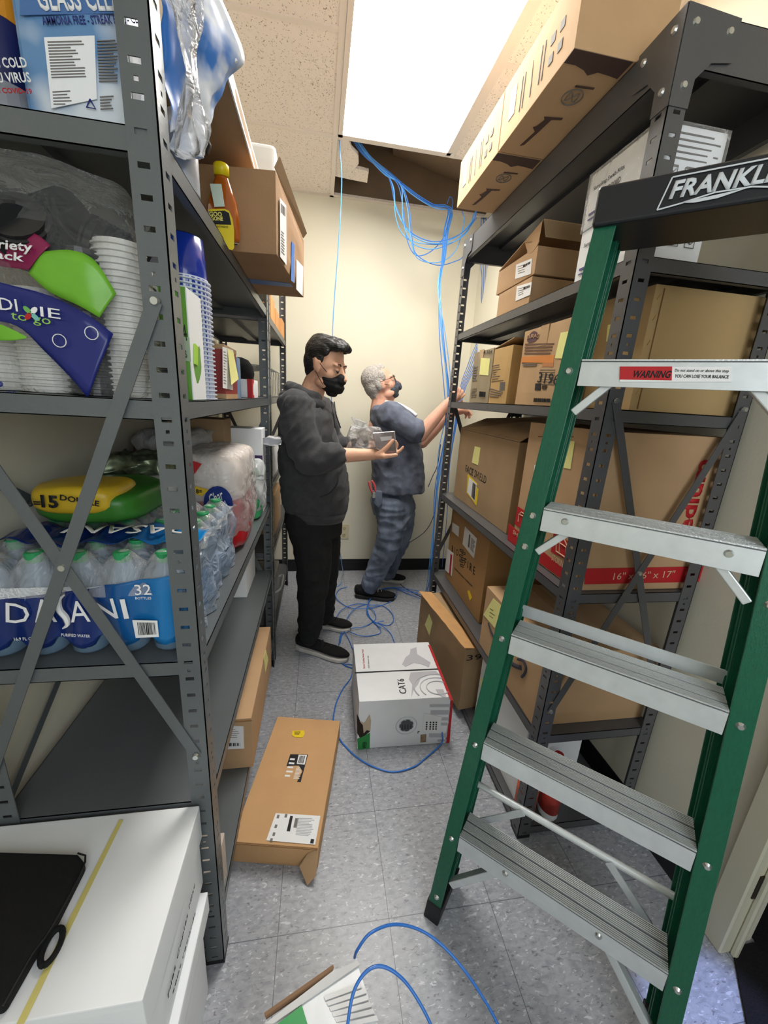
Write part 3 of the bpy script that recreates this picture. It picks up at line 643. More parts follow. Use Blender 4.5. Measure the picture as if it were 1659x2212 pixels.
P.write('lettering', Z8([(738, 1172)])[0], Z8([(855, 1160)])[0], 'CURAD', M_CARD2, height=.013, bold=.02, lift=.0022)
P.lines('label_print', Z8([(712, 1200), (1010, 1190), (1000, 1320), (700, 1320)]), 4, mat('brown_print', (116, 84, 66), .7), .5, .1)
P.patch('orange_band', Z8([(697, 1330), (985, 1315), (978, 1385), (690, 1382)]), mat('orange_print', (222, 140, 70), .6)); P.patch('orange_patch', Z8([(880, 1385), (980, 1385), (975, 1420), (875, 1420)]), mat('orange_print2', (196, 132, 84), .6))
P.lines('label_print', Z8([(690, 1385), (930, 1385), (930, 1415), (690, 1415)]), 2, M_GINK, .4, .4, .0018)
P.write('handwriting', Z8([(835, 1560)])[0], Z8([(1018, 1585)])[0], '3196', M_INK, height=.032, lift=.002)
P.lines('label_print', Z8([(850, 1425), (1010, 1425), (1000, 1600), (830, 1590)]), 7, M_GINK, .18, .1); P.patch('black_square', Z8([(818, 1570), (868, 1568), (862, 1632), (812, 1630)]), M_INK, .0015); P.lines('label_print', Z8([(875, 1575), (930, 1580), (930, 1625), (870, 1625)]), 4, M_INK, .5, .3, .0018)
P.barcode('barcode', Z8([(805, 1700), (950, 1705), (950, 1740), (800, 1735)]), M_INK, 14); note(P, Z8([(1045, 1115), (1125, 1100), (1095, 1345), (992, 1345)]))
c = Carton('carton', 'large plain tan carton at the near end of the third shelf, above the warning step', 'cardboard box', .775, 1.086, .925, 1.115, 1.421, 1.708, mat('cardboard_olive', (186, 156, 108), .8, var=.05, scale=4, bump=.05, bscale=200), seam=False)
def Z3(L): return [(1159 + x / 3.318, 350 + y / 3.318) for x, y in L]
note(c.L, [(1314, 702), (1322, 700), (1318, 738), (1310, 738)])
bm = BM(); 
for z in (1.46, 1.50, 1.575, 1.63, 1.675): cyl(bm, (.784, .9235, z), (.790, .9235, z + .012), .0009, seg=6)
for i in range(0): pass
s_ = obj('staples', bm, mat('brass_wire', (190, 160, 90), .3, .8), c.t)
bm = BM(); box(bm, .796, .7975, .9215, .925, 1.425, 1.70); obj('corner_crease', bm, M_FLUTE, c.t)
# ---- second level
for z0_, z1_, lab in ((1.751, 1.878, 'lower of two stacked white medical kit cartons by the near shelf post'), (1.880, 2.008, 'upper white medical kit carton, shrink wrapped, stacked under the top shelf deck')):
    c = Carton('medical_carton', lab, 'carton', .702, .868, .925, 1.15, z0_, z1_, M_WHITE, seam=False)
    P = c.L; dz = Vector((0, 0, 0)); O = Vector((.7005, 1.128, z1_ - .045))
    text('lettering', 'Sampling Swab Kits', O, (0, -1, 0), (0, 0, 1), (-1, 0, 0), .11, M_INK, c.t, height=.012)
    text('lettering', 'MEDIXAID', O + Vector((0, -.045, -.022)), (0, -1, 0), (0, 0, 1), (-1, 0, 0), .06, M_GINK, c.t, height=.013, bold=.02)
    bm = BM(); quadslab(bm, [(.7, 1.13, z0_ + .035), (.7, 1.06, z0_ + .035), (.7, 1.06, z0_ + .030), (.7, 1.13, z0_ + .030)], (-1, 0, 0), .0016); quadslab(bm, [(.7, 1.13, z0_ + .022), (.7, 1.09, z0_ + .022), (.7, 1.09, z0_ + .019), (.7, 1.13, z0_ + .019)], (-1, 0, 0), .0016)
    obj('violet_line', bm, mat('violet_print', (92, 84, 140), .6), c.t)
    zz = z0_ + .04
    bm = BM()
    for i in range(5): quadslab(bm, [(.735, .925, zz + .075 - i * .011), (.735 + .10 + .02 * (i % 2), .925, zz + .075 - i * .011), (.735 + .10 + .02 * (i % 2), .925, zz + .072 - i * .011), (.735, .925, zz + .072 - i * .011)], (0, -1, 0), .0016)
    obj('label_print', bm, M_GINK, c.t)
    for i in range(3):
        bm = BM(); x = .738 + i * .042; y = .9225; pp = [(x, y, zz - .004), (x + .024, y, zz - .004), (x + .024, y, zz + .014), (x, y, zz + .014), (x, y, zz - .004)]; tube(bm, pp, .0009, 4); tube(bm, [(x + .004, y, zz + .008), (x + .014, y, zz + .003), (x + .02, y, zz + .009)], .0014, 4); box(bm, x + .002, x + .024, y - .001, y, zz + .013, zz + .016); obj('pictogram', bm, M_GINK, c.t)
bm = BM(); warp_box(bm, .698, .872, .921, 1.154, 1.876, 2.012, .003, 6); obj('shrink_film', bm, plastic_film('shrink_wrap', (255, 255, 255), .04, .1, 10, .5), c.t, smooth=True)
c1 = Carton('mailer_box', 'flat kraft mailer box, lower of the pair on the second shelf', 'cardboard box', .70, .96, 1.40, 1.66, 1.751, 1.838, M_CARD2)
c2 = Carton('mailer_box', 'kraft mailer box with its lid propped open, upper of the pair on the second shelf', 'cardboard box', .70, .96, 1.39, 1.69, 1.842, 1.925, M_CARD2, seam=False)
for c_, q in ((c1, [(650, 700), (785, 660), (770, 775), (638, 832)]), (c2, [(645, 505), (788, 448), (775, 588), (635, 635)])):
    c_.L.patch('label_sticker', Z8(q), M_PAPER); tl, tr, br, bl = q
    c_.L.lines('label_print', Z8([(tl[0] + 8, tl[1] + 8), (tr[0] - 40, tr[1] + 30), (br[0] - 40, br[1] - 10), (bl[0] + 25, bl[1] - 35)]), 4, M_GINK, .2, .5, .0016)
    c_.L.barcode('barcode', Z8([(tl[0] + 65, tl[1] + 5), (tr[0] - 14, tr[1] + 27), (tr[0] - 16, tr[1] + 48), (tl[0] + 60, tl[1] + 28)]), M_INK, 10, .0016)
bm = BM(); q = [Vector((.70, 1.69, 1.928)), Vector((.96, 1.69, 1.928)), Vector((.965, 1.385, 1.996)), Vector((.705, 1.385, 1.996))]; hexa(bm, q, [p + Vector((0, .0006, .003)) for p in q]); lid = obj('lid', bm, M_CARD2, c2.t)
bm = BM(); a = [Vector((.705, 1.385, 1.996)), Vector((.965, 1.385, 1.996)), Vector((.965, 1.375, 1.945)), Vector((.715, 1.375, 1.945))]; hexa(bm, a, [p + Vector((0, .003, 0)) for p in a]); obj('lid_tuck', bm, M_CARD3, c2.t)
bm = BM(); a = [Vector((.704, 1.385 + .002, 1.995))] + [Vector((.702, 1.43 + .045 * math.cos(t), 1.95 + .035 * math.sin(t) - .0)) for t in [math.radians(k) for k in (200, 225, 250, 275, 300, 320)]][::-1] + [Vector((.703, 1.50, 1.968))]
hexa(bm, a, [p + Vector((-.003, 0, 0)) for p in a]); obj('dust_flap', bm, M_CARD2, c2.t)
# ---- long boxes on the top deck
M_LONG = mat('cardboard_long', (206, 170, 128), .8, var=.05, scale=7, bump=.05, bscale=200); M_LP = mat('dark_brown_print', (84, 62, 54), .7)
def Z9(L): return [(960 + x / 2.373, y / 2.373) for x, y in L]
for (ya, yb, lab, kk) in ((1.03, 1.415, 'long kraft carton overhanging the top shelf, nearest the ceiling corner', 0), (1.42, 1.805, 'long kraft carton overhanging the top shelf, farther one beside the blue cables', 1)):
    c = Carton('long_carton', lab, 'cardboard box', .536, .77, ya, yb, 2.168, 2.322, M_LONG, seam=False, amp=.0006)
    P = c.B; D = Vector((0, yb - ya, 0)); W_ = Vector((.145, 0, 0)); O = Vector((.536, ya, 2.1675))
    def bq(u, v): return O + W_ * u + D * v
    bm = BM(); quadslab(bm, [bq(0, 0), bq(1, 0), bq(1, .13), bq(.82, .12), bq(.62, .115), bq(.5, .15), bq(.38, .12), bq(.2, .10), bq(0, .10)], (0, 0, -1)); obj('dark_band', bm, M_LP, c.t)
    bm = BM(); pts = [bq(.55 + .17 * math.cos(t), .33 + .07 * math.sin(t)) - Vector((0, 0, .0012)) for t in [2 * math.pi * i / 18 for i in range(19)]]; tube(bm, pts, .0014, 4)
    pts = [bq(.55 + .10 * math.cos(t), .33 + .04 * math.sin(t * 2)) - Vector((0, 0, .0012)) for t in [2 * math.pi * i / 12 for i in range(13)]]; tube(bm, pts, .0012, 4); obj('round_mark', bm, M_GINK, c.t)
    bm = BM(); quadslab(bm, [bq(.45, .235), bq(.78, .225), bq(.78, .24), bq(.45, .25)], (0, 0, -1), .001); obj('printed_bar', bm, M_LP, c.t); bm = BM(); quadslab(bm, [bq(.35, .54), bq(.70, .52), bq(.70, .54), bq(.52, .555), bq(.47, .70), bq(.40, .86), bq(.33, .88), bq(.40, .70), bq(.30, .66), bq(.35, .64), bq(.40, .57)], (0, 0, -1), .001); obj('fixture_silhouette', bm, M_LP, c.t)
    O2 = Vector((.5352, yb, 2.168))
    def lq2(u, v): return O2 + Vector((0, -(yb - ya) * u, 0)) + Vector((0, 0, .154 * v))
    bm = BM(); quadslab(bm, [lq2(.14, .3), lq2(.24, .3), lq2(.24, .75), lq2(.14, .75)], (-1, 0, 0), .001); obj('label_sticker', bm, M_PAPER, c.t)
    bm = BM()
    for u in (.32, .36, .47, .58, .62): quadslab(bm, [lq2(u, .2), lq2(u + .012, .2), lq2(u + .012, .7 - .3 * (u == .47)), lq2(u, .7)], (-1, 0, 0), .001)
    for u in (.70, .80): 
        for v in (.25, .5): quadslab(bm, [lq2(u, v), lq2(u + .05, v), lq2(u + .05, v + .12), lq2(u, v + .12)], (-1, 0, 0), .001)
    obj('label_print', bm, M_GINK, c.t)
# ---- bottles behind the near post
def jug(x, y, z, label, body, lab):
    t = thing('spray_jug', label, 'bottle', (x, y, z)); bm = BM(); lathe(bm, (x, y, z), [(.036, 0), (.040, .01), (.040, .15), (.03, .19), (.014, .215), (.013, .235)], 18, sx=.8); obj('body', bm, body, t, smooth=True)
    bm = BM(); lathe(bm, (x, y, z), [(.0405, .03), (.0405, .14)], 18, sx=.8); obj('wrap_label', bm, lab, t, smooth=True); bm = BM(); lathe(bm, (x, y, z + .235), [(.015, 0), (.015, .02)], 12); obj('cap', bm, M_RED, t)
M_JL = mat('orange_white_label', (212, 96, 62), .5, var=.5, scale=14)
jug(.724, .942, .046, 'white spray jug with orange label on the lowest shelf, left of the near post', M_WHITE, M_JL)
jug(.812, .938, .046, 'white spray jug with red label on the lowest shelf, right of the near post', M_WHITE, mat('red_white_label', (198, 70, 60), .5, var=.5, scale=20))

# ================================================================ left unit
def LZ(L, k=2.9625, x0=0, y0=0): return [(x0 + x / k, y0 + y / k) for x, y in L]
# file boxes in front
c0 = Carton('file_box', 'white lidded file box on the floor, underneath the other white box', 'file box', -.64, -.248, .405, .655, 0, .265, M_WHITE, seam=False)
bm = BM(); warp_box(bm, -.648, -.232, .397, .663, .267, .325, .0012); obj('lid', bm, M_WHITE, c0.t, bevel=.0015)
c = Carton('file_box', 'white file box with a yellow strap, stacked on top in the lower left corner', 'file box', -.64, -.247, .405, .682, .328, .49, M_WHITE, seam=False)
bm = BM(); warp_box(bm, -.645, -.2435, .402, .692, .455, .545, .0012); obj('lid', bm, M_WHITE, c.t, bevel=.002)
FT = Face((0, 0, .5465), (0, 0, 1), c.t); FT.patch('yellow_strap', [(257, 1772), (266, 1772), (52, 2212), (36, 2212)], mat('yellow_band', (216, 204, 122), .6), .001)
FR_ = Face((-.2425, 0, 0), (1, 0, 0), c.t)
for (a, b, h) in (((362, 2160), (420, 1915), .014), ((372, 2150), (421, 1975), .010)):
    A, B_ = FR_.p(*a), FR_.p(*b); text('handwriting', 'Files Copies Misc' if h > .012 else 'sept records', A, (B_ - A), (0, 0, 1), (1, 0, 0), (B_ - A).length, M_INK, c.t, height=h)
t = thing('tablet_case', 'black zipped tablet case with a ring handle lying on the white file box', 'case', (-.5, .53, .5425)); M_BK = mat('black_neoprene', (9, 9, 10), .85, bump=.15, bscale=300)
q = [hz(184, 1862, .57), hz(168, 1843, .57), hz(0, 1838, .57), hz(-60, 1838, .57), hz(-200, 2290, .57), hz(-8, 2200, .57), hz(70, 2062, .57), hz(112, 2002, .57)]
q = [Vector((p.x, p.y, 0)) for p in q]; q = [Vector((max(p.x, -.64), max(p.y, .41), 0)) for p in q]
bm = BM(); hexa(bm, [p + Vector((0, 0, .5475)) for p in q], [p + Vector((0, 0, .570)) for p in q]); obj('case_body', bm, M_BK, t, bevel=.006, seg=3)
bm = BM(); tube(bm, spline([p + Vector((0, 0, .570)) for p in (q[5:] + q[:2])], 3), .0016, 6); obj('zip', bm, M_DARK, t)
a = hz(128, 2005, .556); b_ = hz(95, 2085, .556); bm = BM(); m_ = (a + b_) / 2; d = (b_ - a) / 2; e = d.orthogonal().normalized() * .014
tube(bm, [m_ + d * math.cos(s) + Vector((-d.y, d.x, 0)).normalized() * .011 * math.sin(s) for s in [2 * math.pi * i / 20 for i in range(21)]], .0045, 8); obj('handle', bm, M_BK, t, smooth=True)
# bottom shelf: long carton + printed pieces
c = Carton('long_carton', 'long upright kraft carton with a shipping label on the bottom left shelf', 'cardboard box', -.345, -.208, 1.115, 1.66, .166, .372, M_CARD2, rz=0, seam=False)
P = c.F; P.patch('shipping_label', LZ([(375, 1660), (520, 1665), (528, 1900), (335, 1908)], 4.915, 420, 1230), M_PAPER); P.lines('label_print', LZ([(375, 1680), (500, 1680), (495, 1800), (360, 1800)], 4.915, 420, 1230), 5, M_GINK, .2, .5); P.barcode('barcode', LZ([(350, 1840), (485, 1840), (488, 1870), (345, 1875)], 4.915, 420, 1230), M_INK, 9)
note(c.Rt, LZ([(735, 940), (757, 850), (782, 960), (752, 1092)], 4.915, 420, 1230)); bm = BM(); box(bm, -.346, -.206, 1.112, 1.1145, .362, .366); obj('lid_gap', bm, M_FLUTE, c.t)
c = Carton('catalogue_box', 'pale printed box just behind the foot of the near left post', 'box', -.32, -.227, .706, .80, .166, .31, mat('pale_pink_card', (206, 192, 178), .6, var=.1, scale=18), seam=False)
c.Rt.lines('label_print', LZ([(1345, 30), (1400, 30), (1395, 250), (1360, 250)], 2.9625, 0, 1650), 5, M_GINK, .2, .3)
c = Carton('carton', 'pale carton at the far end of the empty left shelf', 'cardboard box', -.46, -.30, 1.62, 1.86, .546, .725, M_WHITE, seam=True)
# ---- water shrink pack
def water():
    t = thing('water_pack', 'shrink-wrapped DASANI 32-bottle water pack on the middle left shelf', 'bottled water', (-.43, .96, .901))
    MB_ = mat('bottle_plastic', (150, 184, 214), .12, alpha=.38, spec=.7); MC = mat('green_cap', (44, 150, 92), .4)
    x0, y0, p = -.585, .762, .0735
    proto = None
    for iy in range(7):
        for ix in range(5):
            x = x0 + ix * p; y = y0 + iy * .0665
            if proto is None:
                bm = BM(); lathe(bm, (x, y, .903), [(.024, 0), (.032, .008), (.033, .05), (.031, .055), (.033, .062), (.033, .12), (.030, .14), (.016, .175), (.0125, .19)], 14); b = obj('bottle', bm, MB_, t, smooth=True)
                bm = BM(); lathe(bm, (x, y, 1.088), [(.0145, 0), (.015, .016), (.013, .0185)], 14); cp = obj('bottle_cap', bm, MC, b, smooth=False); proto = (b, cp, x, y)
            else:
                b, cp, px_, py_ = proto; off = Vector((x - px_, y - py_, 0)); nb = b.copy(); COL.objects.link(nb); nb.parent = t; nb.location = b.location + off
                nc = cp.copy(); COL.objects.link(nc); nc.parent = nb
    # film following the bottles
    MBLUE = bpy.data.materials.new('blue_film_print'); MBLUE.use_nodes = True; nt = MBLUE.node_tree; b = nt.nodes['Principled BSDF']; b.inputs['Roughness'].default_value = .22
    g = nt.nodes.new('ShaderNodeNewGeometry'); sp = nt.nodes.new('ShaderNodeSeparateXYZ'); nt.links.new(g.outputs['Position'], sp.inputs[0]); mr = nt.nodes.new('ShaderNodeMapRange'); mr.inputs[1].default_value = -.42; mr.inputs[2].default_value = -.26
    nt.links.new(sp.outputs[0], mr.inputs[0]); cr = nt.nodes.new('ShaderNodeValToRGB'); e = cr.color_ramp.elements; e[0].color = rgb(20, 44, 110); e[1].color = rgb(24, 128, 196); nt.links.new(mr.outputs[0], cr.inputs[0]); nt.links.new(cr.outputs[0], b.inputs['Base Color'])
    def top_line(x):   # wavy upper edge of the printed band
        u = (x + .62) / .375; return 1.022 + .05 * max(0, u) ** 1.2
    bm = BM(); nx, nz = 80, 26; rows = []
    for i in range(nx + 1):
        x = -.622 + .378 * i / nx; col = []
        ph = (x - x0) / p * 2 * math.pi; w_ = .5 + .5 * math.cos(ph)
        for j in range(nz + 1):
            v = j / nz; z = .906 + (.012 * (1 - w_) + .012) * (1 - v) * (1 - v) + v * (top_line(x) - .906)
            y = .724 + .010 * (1 - w_) * (1 - .6 * abs(v - .4)) + .012 * max(0, v - .8) * 5 * .5 + .004 * noise.noise(Vector((x * 22, z * 16, 0)))
            if v < .12: y += .008 * (1 - v / .12); 
            col.append(bm.verts.new((x, y, z if v > .2 or w_ > .45 else z + .018 * (.45 - w_) * (1 - v / .2) * 2)))
        rows.append(col)
    for a, b2 in zip(rows, rows[1:]):
        for j in range(nz): bm.faces.new((a[j], b2[j], b2[j + 1], a[j + 1]))
    o = obj('printed_film', bm, MBLUE, t, smooth=True); o.modifiers.new('s', 'SOLIDIFY').thickness = .0006
    # clear film above, over the caps
    bm = BM(); rows = []; nx, ny = 70, 60
    for i in range(nx + 1):
        x = -.625 + .385 * i / nx; col = []
        for j in range(ny + 1):
            y = .728 + .47 * j / ny; cx_ = math.cos((x - x0) / p * 2 * math.pi) * .5 + .5; cy_ = math.cos((y - y0) / .0665 * 2 * math.pi) * .5 + .5
            z = 1.074 + .036 * (cx_ * cy_) ** .5 + .006 * noise.noise(Vector((x * 30, y * 30, 2)))
            ed = min(1, (y - .728) / .03); z -= (1 - ed) ** 2 * .045
            col.append(bm.verts.new((x, y, z)))
        rows.append(col)
    for a, b2 in zip(rows, rows[1:]):
        for j in range(ny): bm.faces.new((a[j], b2[j], b2[j + 1], a[j + 1]))
    # drop front skirt of clear film to the print edge
    obj('clear_wrap', bm, M_FILM, t, smooth=True)
    bm = BM(); rows = []
    for i in range(61):
        x = -.622 + .378 * i / 60; col = []
        for j in range(9):
            v = j / 8; z = top_line(x) * (1 - v) + 1.05 * v if top_line(x) < 1.05 else top_line(x); col.append(bm.verts.new((x, .728 + .004 * noise.noise(Vector((x * 40, z * 40, 3))), z)))
        rows.append(col)
    for a, b2 in zip(rows, rows[1:]):
        for j in range(8): bm.faces.new((a[j], b2[j], b2[j + 1], a[j + 1]))
    obj('clear_wrap', bm, M_FILM2, t, smooth=True)
    # top band with the name printed upside down, curving over the caps
    bm = BM(); rows = []
    for i in range(61):
        x = -.622 + .378 * i / 60; col = []
        for j in range(16):
            y = .80 + .115 * j / 15 + .012 * math.sin(x * 30); cx_ = math.cos((x - x0) / p * 2 * math.pi) * .5 + .5
            col.append(bm.verts.new((x, y, 1.101 + .012 * cx_ + .002 * math.sin(y * 80))))
        rows.append(col)
    for a, b2 in zip(rows, rows[1:]):
        for j in range(15): bm.faces.new((a[j], b2[j], b2[j + 1], a[j + 1]))
    o = obj('printed_band', bm, MBLUE, t, smooth=True); o.modifiers.new('s', 'SOLIDIFY').thickness = .0006
    text('lettering', 'DASANI', (-.265, .885, 1.1165), (-1, 0, 0), (0, -1, 0), (0, 0, 1), .24, M_PAPER, t, height=.055, bold=.01)
    # side towards the aisle
    bm = BM(); rows = []; MS = plastic_film('side_film', (196, 212, 232), .38, .18, 26, 1.0)
    for i in range(61):
        y = .722 + .478 * i / 60; col = []
        for j in range(22):
            v = j / 21; z = .903 + .19 * v; cy_ = math.cos((y - y0) / .0665 * 2 * math.pi) * .5 + .5
            x = -.254 + .010 * cy_ - .012 * max(0, v - .8) * 5 + .014 * noise.noise(Vector((y * 16, z * 16, 7))) ; col.append(bm.verts.new((x, y, z)))
        rows.append(col)
    for a, b2 in zip(rows, rows[1:]):
        for j in range(21): bm.faces.new((a[j], b2[j], b2[j + 1], a[j + 1]))
    obj('clear_wrap', bm, MS, t, smooth=True)
    bm = BM(); rows = []
    for i in range(41):
        y = .724 + .47 * i / 40; col = []; cy_ = math.cos((y - y0) / .0665 * 2 * math.pi) * .5 + .5; zt = 1.045 - .07 * i / 40 + .01 * math.sin(y * 40)
        for j in range(9): z = .906 + (zt - .906) * j / 8; col.append(bm.verts.new((-.262 + .009 * cy_, y, z)))
        rows.append(col)
    for a, b2 in zip(rows, rows[1:]):
        for j in range(8): bm.faces.new((a[j], b2[j], b2[j + 1], a[j + 1]))
    o = obj('printed_film', bm, MBLUE, t, smooth=True); o.modifiers.new('s', 'SOLIDIFY').thickness = .0006
    F = Face((0, .7215, 0), (0, -1, 0), t)
    def Z(L): return [(x / 2.9625, 1100 + y / 2.9625) for x, y in L]
    for ch, a, b_, h in (('D', (40, 720), (190, 735), .053), ('A', (228, 722), (368, 718), .062), ('A', (458, 722), (582, 716), .058), ('N', (622, 712), (760, 695), .056), ('I', (797, 700), (828, 697), .055)):
        F.write('lettering', Z([a])[0], Z([b_])[0], ch, M_PAPER, height=h * .74, bold=.0, lift=.001)
    bm = BM(); tube(bm, spline([F.p(*q) - Vector((0, .002, 0)) for q in Z([(415, 545), (382, 580), (385, 640), (425, 690), (435, 735), (405, 760)])], 6), lambda s: .0012 + .0042 * math.sin(math.pi * s), 6, ); obj('lettering', bm, M_PAPER, t)
    F.write('lettering', Z([(868, 548)])[0], Z([(972, 545)])[0], '32', M_PAPER, height=.021, lift=.001); F.write('lettering', Z([(868, 575)])[0], Z([(970, 575)])[0], 'BOTTLES', M_PAPER, height=.005, lift=.001)
    F.write('lettering', Z([(395, 810)])[0], Z([(578, 820)])[0], 'PURIFIED WATER', M_PAPER, height=.006, lift=.001); F.write('lettering', Z([(95, 838)])[0], Z([(228, 835)])[0], '16.9 FL OZ', M_PAPER, height=.006, lift=.001)
    F.patch('barcode_panel', Z([(848, 708), (1008, 712), (1018, 815), (870, 822)]), M_PAPER, .001); F.barcode('barcode', Z([(880, 722), (995, 724), (1002, 798), (890, 803)]), M_INK, 16)
water()
# ---- kitchen rolls and paper goods behind the water
M_TIS = mat('tissue', (236, 232, 226), .9, bump=.3, bscale=90)
def roll(x, y, z, r, h, label):
    t = thing('paper_towel_roll', label, 'paper roll', (x, y, z)); bm = BM(); seg = 28
    o_, i_ = [], []
    for zz in (z, z + h):
        o_.append([bm.verts.new((x + math.cos(a) * r, y + math.sin(a) * r, zz)) for a in [2 * math.pi * k / seg for k in range(seg)]]); i_.append([bm.verts.new((x + math.cos(a) * r * .3, y + math.sin(a) * r * .3, zz)) for a in [2 * math.pi * k / seg for k in range(seg)]])
    for k in range(seg):
        n = (k + 1) % seg; bm.faces.new((o_[0][k], o_[0][n], o_[1][n], o_[1][k])); bm.faces.new((i_[0][k], i_[1][k], i_[1][n], i_[0][n])); bm.faces.new((o_[1][k], o_[1][n], i_[1][n], i_[1][k])); bm.faces.new((o_[0][k], i_[0][k], i_[0][n], o_[0][n]))
    obj('roll', bm, M_TIS, t, bevel=.003); bm = BM(); lathe(bm, (x, y, z), [(r * .3, .001), (r * .3, h - .006)], 16); obj('core', bm, M_CARD, t)
    return t
roll(-.505, 1.30, .901, .072, .262, 'bare white paper towel roll standing behind the water pack')
def puff(name, parent, x0, x1, y0, y1, z0, z1, m, amp=.012, sc=14, cuts=14, seed=0, pinch=0.0):
    bm = bmesh.new(); bmesh.ops.create_cube(bm, size=1); bmesh.ops.subdivide_edges(bm, edges=bm.edges[:], cuts=cuts, use_grid_fill=True)
    for v in bm.verts:
        c = v.co * 2; s = Vector((c.x * (1 - .14 * c.y ** 4 - .10 * c.z ** 4), c.y * (1 - .14 * c.x ** 4 - .10 * c.z ** 4), c.z * (1 - .10 * c.x ** 4 - .10 * c.y ** 4)))
        p = Vector((x0 + (s.x + 1) / 2 * (x1 - x0), y0 + (s.y + 1) / 2 * (y1 - y0), z0 + (s.z + 1) / 2 * (z1 - z0)))
        n = Vector((noise.noise(p * sc + Vector((seed, 0, 0))), noise.noise(p * sc + Vector((0, seed + 9, 0))), noise.noise(p * sc + Vector((0, 0, seed + 5)))))
        k = 0 if c.z < -.95 else 1
        v.co = p + n * amp * Vector((1, 1, k)).length * .7 * (1 if k else .4); v.co.z = max(v.co.z, z0)
    return obj(name, bm, m, parent, smooth=True)
M_GRN = mat('green_wrap', (52, 116, 38), .35, var=.3, scale=12); M_BYEL = mat('yellow_wrap', (214, 178, 44), .35, var=.08)
t = thing('paper_towel_pack', 'green and yellow paper towel pack lying on the water pack', 'paper goods', (-.47, .95, 1.124))
puff('pack_body', t, -.585, -.375, .86, 1.10, 1.122, 1.19, M_GRN, .006); puff('yellow_panel', t, -.575, -.41, .852, 1.0, 1.146, 1.205, M_BYEL, .004)
F = Face((0, .848, 0), (0, -1, 0), t); F.write('lettering', (60, 1094), (90, 1095), '6=', M_INK, height=.016, bold=.03); F.write('lettering', (91, 1096), (128, 1098), '15', M_INK, height=.026, bold=.04); F.write('lettering', (130, 1080), (215, 1094), 'DOUBLE', M_INK, height=.012, bold=.02)
t = thing('crumpled_bag', 'dark red crumpled bag with a clear film top behind the paper rolls', 'bag', (-.54, 1.55, .901)); puff('bag_body', t, -.64, -.42, 1.42, 1.75, .901, 1.235, mat('maroon_bag', (92, 22, 30), .35, var=.2), .02, seed=3); puff('film_top', t, -.62, -.40, 1.40, 1.70, 1.19, 1.262, M_FILM2, .02, 20, seed=8)
t = thing('foil_wrapper', 'crumpled silver and green wrapper above the bare paper roll', 'wrapper', (-.50, 1.2, 1.165)); puff('wrapper_body', t, -.585, -.415, 1.15, 1.30, 1.166, 1.215, mat('silver_green_foil', (120, 130, 104), .3, .6, var=.6, scale=40), .02, 30, seed=4)
# red tissue pack
t = thing('tissue_pack', 'red and white toilet tissue pack with blue script label on the middle left shelf', 'paper goods', (-.34, 1.40, .901))
M_RW = mat('red_wrap', (176, 24, 34), .25, var=.12, scale=10)
puff('pack_lower', t, -.43, -.235, 1.235, 1.56, .901, 1.085, M_RW, .008, seed=2); puff('pack_upper', t, -.425, -.238, 1.24, 1.555, 1.06, 1.225, mat('white_wrap', (226, 214, 206), .3, var=.06, scale=9, bump=.2, bscale=30), .008, seed=6)
puff('clear_film', t, -.432, -.225, 1.228, 1.565, .93, 1.232, M_FILM, .008, 22, seed=11)
F = Face((0, 1.222, 0), (0, -1, 0), t); a = F.p(472, 1088); bm = BM(); quadslab(bm, [a + Vector((.042 * math.cos(s) * 1.0, 0, .055 * math.sin(s))) for s in [2 * math.pi * i / 20 for i in range(20)]], (0, -1, 0)); 
o = obj('blue_oval', bm, mat('logo_blue', (20, 44, 120), .3), t)
F.write('lettering', (456, 1092), (484, 1078), 'Char', M_PAPER, height=.032, bold=.01, shear=.3, lift=.0016); F.patch('yellow_panel', [(415, 1048), (452, 1058), (436, 1072), (414, 1064)], M_BYEL); F.write('lettering', (424, 1066), (437, 1066), '8=', M_INK, height=.014, bold=.03, lift=.0016)
bm = BM(); q = [F.p(*s) for s in ((410, 993), (436, 1002), (414, 1032), (410, 1030))]; quadslab(bm, q, (0, -1, 0)); obj('red_corner', bm, M_RED, t)
t = thing('wipes_bag', 'small clear and green film bag beside the purple liner box', 'bag', (-.27, 1.66, .901)); puff('bag_body', t, -.31, -.232, 1.60, 1.73, .901, 1.10, mat('green_film', (60, 160, 104), .25, var=.5, scale=16), .01, 20, seed=1); puff('clear_film', t, -.30, -.222, 1.60, 1.74, .93, 1.14, M_FILM2, .014, 24, seed=5)
c = Carton('liner_box', 'tall white and purple bin liner box on the middle left shelf', 'box', -.40, -.238, 1.745, 1.86, .901, 1.26, M_WHITE, seam=False)
P = c.F; M_PUR = mat('purple_print', (64, 44, 92), .5); bm = BM(); box(bm, -.401, -.2372, 1.7425, 1.748, .985, 1.15); obj('purple_panel', bm, M_PUR, c.t)
P.write('lettering', (517, 1030), (540, 1028), 'KET', M_PAPER, height=.02, bold=.01, lift=.003); P.write('lettering', (519, 1042), (540, 1041), 'ERS', M_PAPER, height=.018, bold=.01, lift=.003)
c = Carton('carton', 'tan cardboard tray behind the white and purple liner box', 'cardboard box', -.56, -.36, 1.62, 1.74, .901, 1.30, M_CARD3)
t = thing('plastic_bag', 'white crumpled plastic bag poking out past the liner box', 'bag', (-.21, 1.86, 1.1)); bm = BM(); rows = []
for i in range(15):
    u = i / 14; col = []
    for j in range(9):
        v = j / 8 - .5; p = Vector((-.262 + .10 * u, 1.80 + .03 * math.sin(v * 9 + u * 3), 1.20 + .012 * u + v * (.02 + .07 * u * (1.15 - u)) + .008 * noise.noise(Vector((u * 5, v * 14, 2))))); col.append(bm.verts.new(p))
    rows.append(col)
for a, b in zip(rows, rows[1:]):
    for j in range(8): bm.faces.new((a[j], b[j], b[j + 1], a[j + 1]))
